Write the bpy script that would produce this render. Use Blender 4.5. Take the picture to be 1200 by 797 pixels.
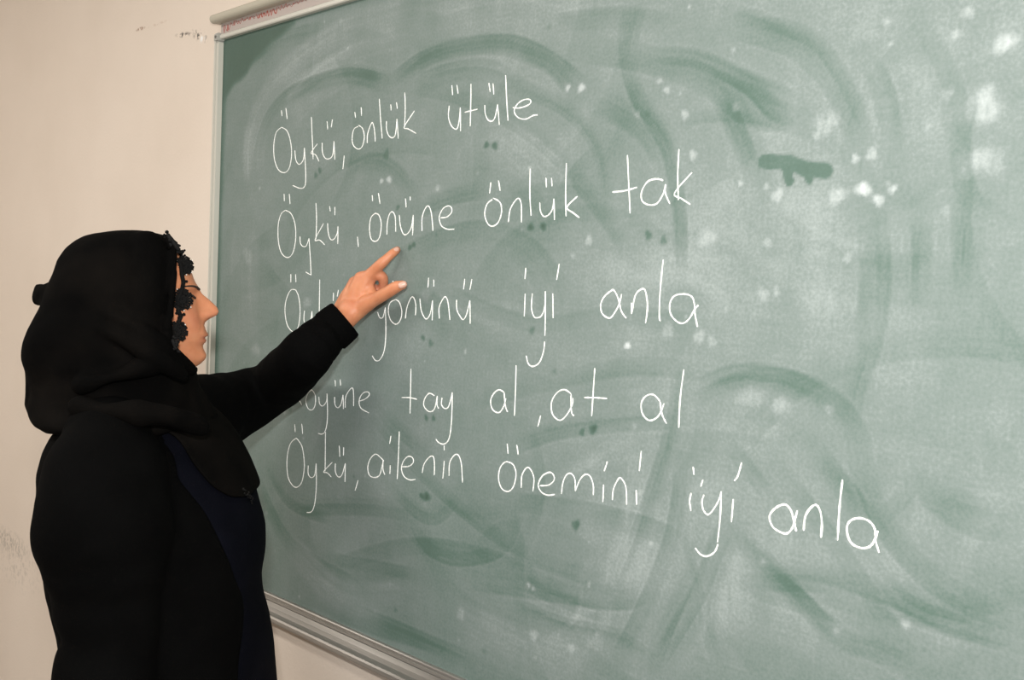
import bpy, bmesh, math, random
import numpy as np
from mathutils import Vector, Matrix, noise
from mathutils.bvhtree import BVHTree
random.seed(7); np.random.seed(7)
for o in list(bpy.data.objects): bpy.data.objects.remove(o)
S = bpy.context.scene; COL = S.collection

# ---------------------------------------------------------------- camera
FPX = 1200.0
CAM = Vector((2.13813, -1.15129, 1.55367))
RX = Vector((0.69865, 0.71432, 0.04036)); UP = Vector((-0.06030, 0.00258, 0.99818)); BK = Vector((0.71291, -0.69981, 0.04488))
cd = bpy.data.cameras.new('camera'); cam = bpy.data.objects.new('camera', cd); COL.objects.link(cam)
cd.sensor_width = 36; cd.lens = 36.0 * FPX / 1200; cd.clip_start = .02
m = Matrix.Identity(4)
for i in range(3): m[i][0] = RX[i]; m[i][1] = UP[i]; m[i][2] = BK[i]; m[i][3] = CAM[i]
cam.matrix_world = m
S.camera = cam

# ---------------------------------------------------------------- light and exposure
w = bpy.data.worlds.new('world'); S.world = w; w.use_nodes = True
w.node_tree.nodes['Background'].inputs[0].default_value = (1.0, .95, .88, 1); w.node_tree.nodes['Background'].inputs[1].default_value = .3
def area(name, loc, target, size, size_y, power, color):
    l = bpy.data.lights.new(name, 'AREA'); l.shape = 'RECTANGLE'; l.size = size; l.size_y = size_y; l.energy = power; l.color = color
    o = bpy.data.objects.new(name, l); COL.objects.link(o); o.location = loc
    o.rotation_euler = (Vector(target) - Vector(loc)).to_track_quat('-Z', 'Y').to_euler(); return o
area('camera_flash', (2.117, -1.180, 1.735), (.6, 0, 1.45), .09, .05, 29, (1, .97, .93))
area('ceiling_fill', (.9, -1.9, 2.95), (.9, -1.9, 0), 1.2, .3, 39, (1, .955, .89))  # unseen lamp, added as soft ambient fill from above
area('ceiling_fill', (-1.3, -1.9, 2.95), (-1.3, -1.9, 0), 1.2, .3, 41, (1, .955, .89))  # second added fill, lifts the ambient level toward the left
area('side_fill', (3.9, -3.6, 1.7), (.4, 0, 1.3), 1.6, 1.4, 44, (.93, .97, 1))  # added cool fill from the right rear; the walls have no window
S.view_settings.view_transform = 'Standard'; S.view_settings.look = 'None'; S.view_settings.gamma = 1
S.view_settings.use_curve_mapping = False; S.view_settings.exposure = 0.0

# ---------------------------------------------------------------- helpers
def at(px, py, dep):            # the point seen at a pixel, at a distance along the view axis
    return CAM + ((px - 600) * RX - (py - 398.5) * UP - FPX * BK) * (dep / FPX)
def board_pt(px, py, off=0.0):  # the point seen at a pixel, off metres in front of the board
    r = (px - 600) * RX - (py - 398.5) * UP - FPX * BK
    return CAM + r * ((-off - CAM.y) / r.y)
def obj(name, me, mat=None, parent=None, kind=None, label=None, smooth=True):
    if isinstance(me, bmesh.types.BMesh):
        bm = me; me = bpy.data.meshes.new(name); bm.to_mesh(me); bm.free()
    o = bpy.data.objects.new(name, me); COL.objects.link(o)
    if mat and not me.materials: me.materials.append(mat)
    if parent: o.parent = parent
    if kind: o['kind'] = kind
    if label: o['label'] = label
    if smooth: me.polygons.foreach_set('use_smooth', [True] * len(me.polygons))
    return o
def thing(name, label, cat, loc=(0, 0, 0), rz=0):
    o = bpy.data.objects.new(name, None); COL.objects.link(o); o.location = loc; o.rotation_euler = (0, 0, rz)
    o.empty_display_size = .1; o['label'] = label; o['category'] = cat; return o
def box(bm, x0, x1, y0, y1, z0, z1):
    v = [bm.verts.new((x, y, z)) for x in (x0, x1) for y in (y0, y1) for z in (z0, z1)]
    for f in ((0,1,3,2),(4,6,7,5),(0,4,5,1),(2,3,7,6),(0,2,6,4),(1,5,7,3)): bm.faces.new([v[i] for i in f])
def extrude_x(bm, prof, x0, x1):   # closed (y,z) profile swept along x
    a = [bm.verts.new((x0, y, z)) for y, z in prof]; b = [bm.verts.new((x1, y, z)) for y, z in prof]
    n = len(prof)
    for i in range(n): bm.faces.new((a[i], a[(i+1) % n], b[(i+1) % n], b[i]))
    bm.faces.new(a[::-1]); bm.faces.new(b)
    bmesh.ops.recalc_face_normals(bm, faces=bm.faces)
def catmull(pts, rad, sub=6):
    P = [Vector(p) for p in pts]; n = len(P); op = []; orr = []
    for i in range(n - 1):
        p0 = P[max(i-1, 0)]; p1 = P[i]; p2 = P[i+1]; p3 = P[min(i+2, n-1)]
        for k in range(sub):
            t = k / sub
            op.append(.5 * ((2*p1) + (p2-p0)*t + (2*p0-5*p1+4*p2-p3)*t*t + (3*p1-p0-3*p2+p3)*t**3))
            s = t*t*(3-2*t); orr.append(rad[i] + (rad[i+1]-rad[i]) * s)
    op.append(P[-1]); orr.append(rad[-1]); return op, orr
def tube(bm, pts, rad, seg=20, sub=6, flat=1.0, fdir=None):  # tapered round-capped tube; flat scales thickness along fdir
    P, Rr = catmull(pts, rad, sub)
    if len(P) < 2: return
    # caps
    d0 = (P[0]-P[1]).normalized(); d1 = (P[-1]-P[-2]).normalized(); r0, r1 = Rr[0], Rr[-1]
    pre = [(P[0] + d0*r0*math.sin(a), r0*math.cos(a)) for a in (1.35, 1.0, .6, .3)]
    post = [(P[-1] + d1*r1*math.sin(a), r1*math.cos(a)) for a in (.3, .6, 1.0, 1.35)]
    C = pre + list(zip(P, Rr)) + post
    ref = Vector(fdir) if fdir is not None else Vector((0.31, .52, .79))
    rings = []
    for i, (c, r) in enumerate(C):
        t = (C[min(i+1, len(C)-1)][0] - C[max(i-1, 0)][0]).normalized()
        u = ref - t * ref.dot(t); u.normalize(); v = t.cross(u)
        rings.append([bm.verts.new(c + u*math.cos(2*math.pi*k/seg)*r*flat + v*math.sin(2*math.pi*k/seg)*r) for k in range(seg)])
    for a, b in zip(rings, rings[1:]):
        for k in range(seg): bm.faces.new((a[k], a[(k+1) % seg], b[(k+1) % seg], b[k]))
    bm.faces.new(rings[0][::-1]); bm.faces.new(rings[-1])
def loft(bm, rings):   # rings: list of lists of Vectors, capped
    R_ = [[bm.verts.new(p) for p in r] for r in rings]; n = len(R_[0])
    for a, b in zip(R_, R_[1:]):
        for k in range(n): bm.faces.new((a[k], a[(k+1) % n], b[(k+1) % n], b[k]))
    bm.faces.new(R_[0][::-1]); bm.faces.new(R_[-1])
def interp_rows(rows, step):
    rows = sorted(rows); out = []; A = np.array(rows, float)
    k = rows[0][0]
    while k < rows[-1][0]:
        out.append([k] + [float(np.interp(k, A[:, 0], A[:, j])) for j in range(1, A.shape[1])]); k += step
    out.append(list(rows[-1])); return out
def remesh(bm, voxel, smooth=4, factor=.5):   # union of the closed shapes as one continuous surface
    bmesh.ops.recalc_face_normals(bm, faces=bm.faces)
    me = bpy.data.meshes.new('tmp'); bm.to_mesh(me); bm.free()
    o = bpy.data.objects.new('tmp', me); COL.objects.link(o)
    r = o.modifiers.new('r', 'REMESH'); r.mode = 'VOXEL'; r.voxel_size = voxel; r.use_smooth_shade = True
    if smooth:
        s = o.modifiers.new('s', 'SMOOTH'); s.iterations = smooth; s.factor = factor
    dg = bpy.context.evaluated_depsgraph_get(); dg.update()
    out = bpy.data.meshes.new_from_object(o.evaluated_get(dg))
    bpy.data.objects.remove(o); bpy.data.meshes.remove(me); return out
def getco(me):
    a = np.empty(len(me.vertices)*3, np.float32); me.vertices.foreach_get('co', a); return a.reshape(-1, 3)
def getno(me):
    a = np.empty(len(me.vertices)*3, np.float32); me.vertices.foreach_get('normal', a); return a.reshape(-1, 3)
def setco(me, a): me.vertices.foreach_set('co', a.astype(np.float32).ravel()); me.update()
class Folds:     # smooth folds: sum of random plane waves warped by other waves
    def __init__(s, seed, freq, n=7, stretch=(1, 1, 1)):
        g = np.random.RandomState(seed); s.k = g.normal(size=(n, 3)) * freq * np.array(stretch); s.p = g.uniform(0, 6.28, n)
        s.k2 = g.normal(size=(3, 3)) * freq * .5
    def __call__(s, P):
        W = P + .35 / np.abs(s.k).mean() * np.sin(P @ s.k2.T * 2)
        return np.sin(W @ s.k.T + s.p).mean(1)
def displace(me, fn):
    P = getco(me); N = getno(me); setco(me, P + N * fn(P)[:, None])
def delete_where(me, mask):
    bm = bmesh.new(); bm.from_mesh(me); bm.verts.ensure_lookup_table()
    bmesh.ops.delete(bm, geom=[bm.verts[i] for i in np.nonzero(mask)[0]], context='VERTS')
    lone = [f for f in bm.faces if sum(e.is_boundary for e in f.edges) >= 3]; bmesh.ops.delete(bm, geom=lone, context='FACES')
    for _ in range(14):       # relax the cut rim to a clean hem
        new = {}
        for v in bm.verts:
            nb = [e.other_vert(v).co for e in v.link_edges if e.is_boundary]
            if len(nb) == 2: new[v] = v.co*.4 + (nb[0]+nb[1])*.3
        for v, c in new.items(): v.co = c
    bm.to_mesh(me); bm.free(); return me

# ---------------------------------------------------------------- materials
def mat(name, color, rough=.6, metal=0, spec=.5):
    M = bpy.data.materials.new(name); M.use_nodes = True; b = M.node_tree.nodes['Principled BSDF']
    b.inputs['Base Color'].default_value = (*color, 1); b.inputs['Roughness'].default_value = rough
    b.inputs['Metallic'].default_value = metal; b.inputs['Specular IOR Level'].default_value = spec; return M
def N(M, t, **k):
    n = M.node_tree.nodes.new(t)
    for a, v in k.items(): setattr(n, a, v)
    return n
def L(M, a, b): M.node_tree.links.new(a, b)
def noisy(M, c1, c2, scale, detail=6, stretch=None, bump=0, bscale=None, lo=.35, hi=.65):
    b = M.node_tree.nodes['Principled BSDF']; tc = N(M, 'ShaderNodeTexCoord'); mp = N(M, 'ShaderNodeMapping')
    if stretch: mp.inputs['Scale'].default_value = stretch
    nz = N(M, 'ShaderNodeTexNoise'); nz.inputs['Scale'].default_value = scale; nz.inputs['Detail'].default_value = detail
    cr = N(M, 'ShaderNodeValToRGB'); cr.color_ramp.elements[0].position = lo; cr.color_ramp.elements[1].position = hi
    cr.color_ramp.elements[0].color = (*c1, 1); cr.color_ramp.elements[1].color = (*c2, 1)
    L(M, tc.outputs['Object'], mp.inputs['Vector']); L(M, mp.outputs[0], nz.inputs['Vector']); L(M, nz.outputs[0], cr.inputs[0]); L(M, cr.outputs[0], b.inputs['Base Color'])
    if bump:
        n2 = N(M, 'ShaderNodeTexNoise'); n2.inputs['Scale'].default_value = bscale; n2.inputs['Detail'].default_value = 4
        bp = N(M, 'ShaderNodeBump'); bp.inputs['Strength'].default_value = bump; bp.inputs['Distance'].default_value = .002
        L(M, mp.outputs[0], n2.inputs['Vector']); L(M, n2.outputs[0], bp.inputs['Height']); L(M, bp.outputs[0], b.inputs['Normal'])
    return M, cr
M_wall = mat('wall_paint', (.66, .56, .46), .75, 0, .25)
_, wall_cr = noisy(M_wall, (.69, .60, .515), (.735, .645, .56), 2.2, 5, None, .25, 140)
# marks on the plaster: two scuffs beside the board's top corner and a grey smudge lower left
def wall_marks(M, spots):
    b = M.node_tree.nodes['Principled BSDF']; tc = N(M, 'ShaderNodeTexCoord'); last = wall_cr.outputs[0]
    for (x, z, sx, sz, rot, sc, thr, amt, colr) in spots:
        mp = N(M, 'ShaderNodeMapping'); mp.vector_type = 'TEXTURE'
        mp.inputs['Location'].default_value = (x, 0, z); mp.inputs['Rotation'].default_value = (0, rot, 0); mp.inputs['Scale'].default_value = (sx, 1, sz)
        L(M, tc.outputs['Object'], mp.inputs['Vector'])
        ln = N(M, 'ShaderNodeVectorMath', operation='LENGTH'); L(M, mp.outputs[0], ln.inputs[0])
        f = N(M, 'ShaderNodeMapRange'); f.inputs['From Min'].default_value = 1; f.inputs['From Max'].default_value = .3; L(M, ln.outputs['Value'], f.inputs['Value'])
        nz = N(M, 'ShaderNodeTexNoise'); nz.inputs['Scale'].default_value = sc; nz.inputs['Detail'].default_value = 5; L(M, tc.outputs['Object'], nz.inputs['Vector'])
        r = N(M, 'ShaderNodeMapRange'); r.inputs['From Min'].default_value = thr; r.inputs['From Max'].default_value = thr + .12; L(M, nz.outputs[0], r.inputs['Value'])
        mu = N(M, 'ShaderNodeMath', operation='MULTIPLY'); L(M, f.outputs[0], mu.inputs[0]); L(M, r.outputs[0], mu.inputs[1])
        m2 = N(M, 'ShaderNodeMath', operation='MULTIPLY'); m2.inputs[1].default_value = amt; L(M, mu.outputs[0], m2.inputs[0])
        mx = N(M, 'ShaderNodeMixRGB'); L(M, m2.outputs[0], mx.inputs[0]); L(M, last, mx.inputs[1]); mx.inputs[2].default_value = (*colr, 1)
        last = mx.outputs[0]
    L(M, last, b.inputs['Base Color'])
wall_marks(M_wall, [(-.205, 2.142, .05, .008, .12, 90, .48, .9, (.04, .035, .03)), (-.125, 2.128, .05, .016, .35, 120, .50, .85, (.05, .045, .04)),
                    (-.115, 2.120, .022, .012, 0, 60, .45, .8, (.9, .9, .9)), (-.443, 2.193, .035, .006, 0, 110, .47, .75, (.2, .08, .03)),
                    (-.36, 2.19, .10, .004, 0, 60, .5, .3, (.35, .2, .12)),
                    (-1.33, .685, .20, .05, 0, 95, .46, .42, (.18, .17, .15)), (-1.25, .63, .25, .10, 0, 70, .50, .22, (.2, .19, .17)),
                    (.10, .74, .012, .05, 0, 60, .45, .5, (.25, .2, .16))])
M_frame = mat('pale_painted_metal', (.55, .54, .48), .38, .0, .5)
M_band = mat('top_band', (.42, .36, .33), .5)
M_rail = mat('rail_cream', (.46, .43, .35), .42)
M_tray, _c = noisy(mat('brushed_aluminium', (.4, .4, .38), .46, .85), (.30, .29, .27), (.48, .46, .43), 9, 5, (.15, 6, 6)); M_tray.node_tree.nodes['Principled BSDF'].inputs['Metallic'].default_value = .8
M_marker = mat('red_marker', (.30, .085, .065), .6)
M_plastic = mat('grey_plastic', (.36, .36, .33), .5)
M_screw = mat('screw', (.2, .2, .19), .4, .8)
M_chalk = mat('white_chalk', (.86, .87, .84), .95, 0, .1); noisy(M_chalk, (.62, .66, .62), (.93, .94, .91), 420, 3, None, 0, None, .3, .5)
# slate green writing surface: 'dust' says how much chalk is rubbed into each spot
M_board = mat('green_board', (.1, .15, .12), .55, 0, .35)
def board_mat(M):
    b = M.node_tree.nodes['Principled BSDF']
    a = N(M, 'ShaderNodeAttribute', attribute_name='dust'); tc = N(M, 'ShaderNodeTexCoord')
    n1 = N(M, 'ShaderNodeTexNoise'); n1.inputs['Scale'].default_value = 230; n1.inputs['Detail'].default_value = 4
    n2 = N(M, 'ShaderNodeTexNoise'); n2.inputs['Scale'].default_value = 26; n2.inputs['Detail'].default_value = 8; n2.inputs['Roughness'].default_value = .62
    for n in (n1, n2): L(M, tc.outputs['Object'], n.inputs['Vector'])
    def mad(inp, mul, add):
        k = N(M, 'ShaderNodeMath', operation='MULTIPLY_ADD'); L(M, inp, k.inputs[0]); k.inputs[1].default_value = mul; k.inputs[2].default_value = add; return k.outputs[0]
    def add(x, y):
        k = N(M, 'ShaderNodeMath', operation='ADD'); L(M, x, k.inputs[0]); L(M, y, k.inputs[1]); return k.outputs[0]
    def mul(x, y):
        k = N(M, 'ShaderNodeMath', operation='MULTIPLY'); L(M, x, k.inputs[0]); L(M, y, k.inputs[1]); return k.outputs[0]
    g = add(mad(n1.outputs[0], .6, -.3), mad(n2.outputs[0], .32, -.16))
    for st in ((14, 1, 120), (120, 1, 14)):
        mp = N(M, 'ShaderNodeMapping'); mp.inputs['Scale'].default_value = st; L(M, tc.outputs['Object'], mp.inputs['Vector'])
        n3 = N(M, 'ShaderNodeTexNoise'); n3.inputs['Scale'].default_value = 1; n3.inputs['Detail'].default_value = 5; n3.inputs['Distortion'].default_value = .6; L(M, mp.outputs[0], n3.inputs['Vector'])
        g = add(g, mad(n3.outputs[0], .15, -.075))
    g = mul(g, mad(a.outputs['Fac'], .6, .1))
    f = add(a.outputs['Fac'], g); f.node.use_clamp = True
    cr = N(M, 'ShaderNodeValToRGB'); e = cr.color_ramp.elements
    e[0].position = 0; e[0].color = (.042, .080, .058, 1); e[1].position = 1; e[1].color = (.62, .67, .675, 1)
    k = e.new(.45); k.color = (.192, .236, .224, 1)
    k = e.new(.25); k.color = (.090, .146, .121, 1)
    L(M, f, cr.inputs[0]); L(M, cr.outputs[0], b.inputs['Base Color'])
board_mat(M_board)
def fabric(name, c, sheen=.25, bump=.6, bs=420, hi=(1.5, 1.5, 1.5)):
    M = mat(name, c, .9, 0, .035); b = M.node_tree.nodes['Principled BSDF']
    b.inputs['Sheen Weight'].default_value = sheen; b.inputs['Sheen Roughness'].default_value = .5
    tc = N(M, 'ShaderNodeTexCoord'); n = N(M, 'ShaderNodeTexNoise'); n.inputs['Scale'].default_value = bs; n.inputs['Detail'].default_value = 3
    bp = N(M, 'ShaderNodeBump'); bp.inputs['Strength'].default_value = bump; bp.inputs['Distance'].default_value = .001
    L(M, tc.outputs['Object'], n.inputs['Vector']); L(M, n.outputs[0], bp.inputs['Height']); L(M, bp.outputs[0], b.inputs['Normal'])
    n3 = N(M, 'ShaderNodeTexNoise'); n3.inputs['Scale'].default_value = 7; n3.inputs['Detail'].default_value = 3
    cr = N(M, 'ShaderNodeValToRGB'); cr.color_ramp.elements[0].position = .4; cr.color_ramp.elements[1].position = .75
    cr.color_ramp.elements[0].color = (*[v*.7 for v in c], 1); cr.color_ramp.elements[1].color = (*[v*k for v, k in zip(c, hi)], 1)
    L(M, tc.outputs['Object'], n3.inputs['Vector']); L(M, n3.outputs[0], cr.inputs[0]); L(M, cr.outputs[0], b.inputs['Base Color'])
    return M
M_knit = fabric('black_knit', (.0013, .0013, .0013), .0)
M_scarf = fabric('black_scarf', (.0017, .0016, .0015), .0, .4, 600, (3.6, 3.1, 2.7))  # brownish sheen highlights of the cloth painted into the colour noise
M_navy = fabric('navy_cloth', (.0026, .0029, .0055), .0)
M_lace = mat('black_lace', (.004, .004, .004), .8, 0, .15)
M_bead = mat('white_bead', (.8, .75, .7), .2)
M_lash = mat('dark_hair', (.018, .011, .008), .6)
M_eye = mat('eye_white', (.35, .30, .27), .3)
M_nail = mat('nail', (.60, .36, .28), .35)
M_shoe = mat('black_leather', (.015, .015, .015), .35)
M_skin = mat('skin', (.6, .3, .2), .48, 0, .4)
def skin_mat(M):
    b = M.node_tree.nodes['Principled BSDF']; a = N(M, 'ShaderNodeAttribute', attribute_name='tint'); tc = N(M, 'ShaderNodeTexCoord')
    n = N(M, 'ShaderNodeTexNoise'); n.inputs['Scale'].default_value = 45; n.inputs['Detail'].default_value = 5; L(M, tc.outputs['Object'], n.inputs['Vector'])
    cr = N(M, 'ShaderNodeValToRGB'); cr.color_ramp.elements[0].position = .3; cr.color_ramp.elements[1].position = .7
    cr.color_ramp.elements[0].color = (.49, .185, .090, 1); cr.color_ramp.elements[1].color = (.59, .25, .130, 1)
    L(M, n.outputs[0], cr.inputs[0])
    mx = N(M, 'ShaderNodeMixRGB'); L(M, a.outputs['Fac'], mx.inputs[0]); L(M, cr.outputs[0], mx.inputs[1]); mx.inputs[2].default_value = (.42, .13, .095, 1)
    L(M, mx.outputs[0], b.inputs['Base Color'])
    b.inputs['Subsurface Weight'].default_value = .12; b.inputs['Subsurface Radius'].default_value = (.012, .004, .002); b.inputs['Subsurface Scale'].default_value = 1
    n2 = N(M, 'ShaderNodeTexNoise'); n2.inputs['Scale'].default_value = 500; L(M, tc.outputs['Object'], n2.inputs['Vector'])
    bp = N(M, 'ShaderNodeBump'); bp.inputs['Strength'].default_value = .25; bp.inputs['Distance'].default_value = .0006; L(M, n2.outputs[0], bp.inputs['Height']); L(M, bp.outputs[0], b.inputs['Normal'])
skin_mat(M_skin)
M_floor, _f = noisy(mat('floor_terrazzo', (.3, .28, .25), .4), (.24, .22, .20), (.36, .33, .30), 60)
M_ceil = mat('ceiling_paint', (.75, .72, .66), .8)

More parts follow.
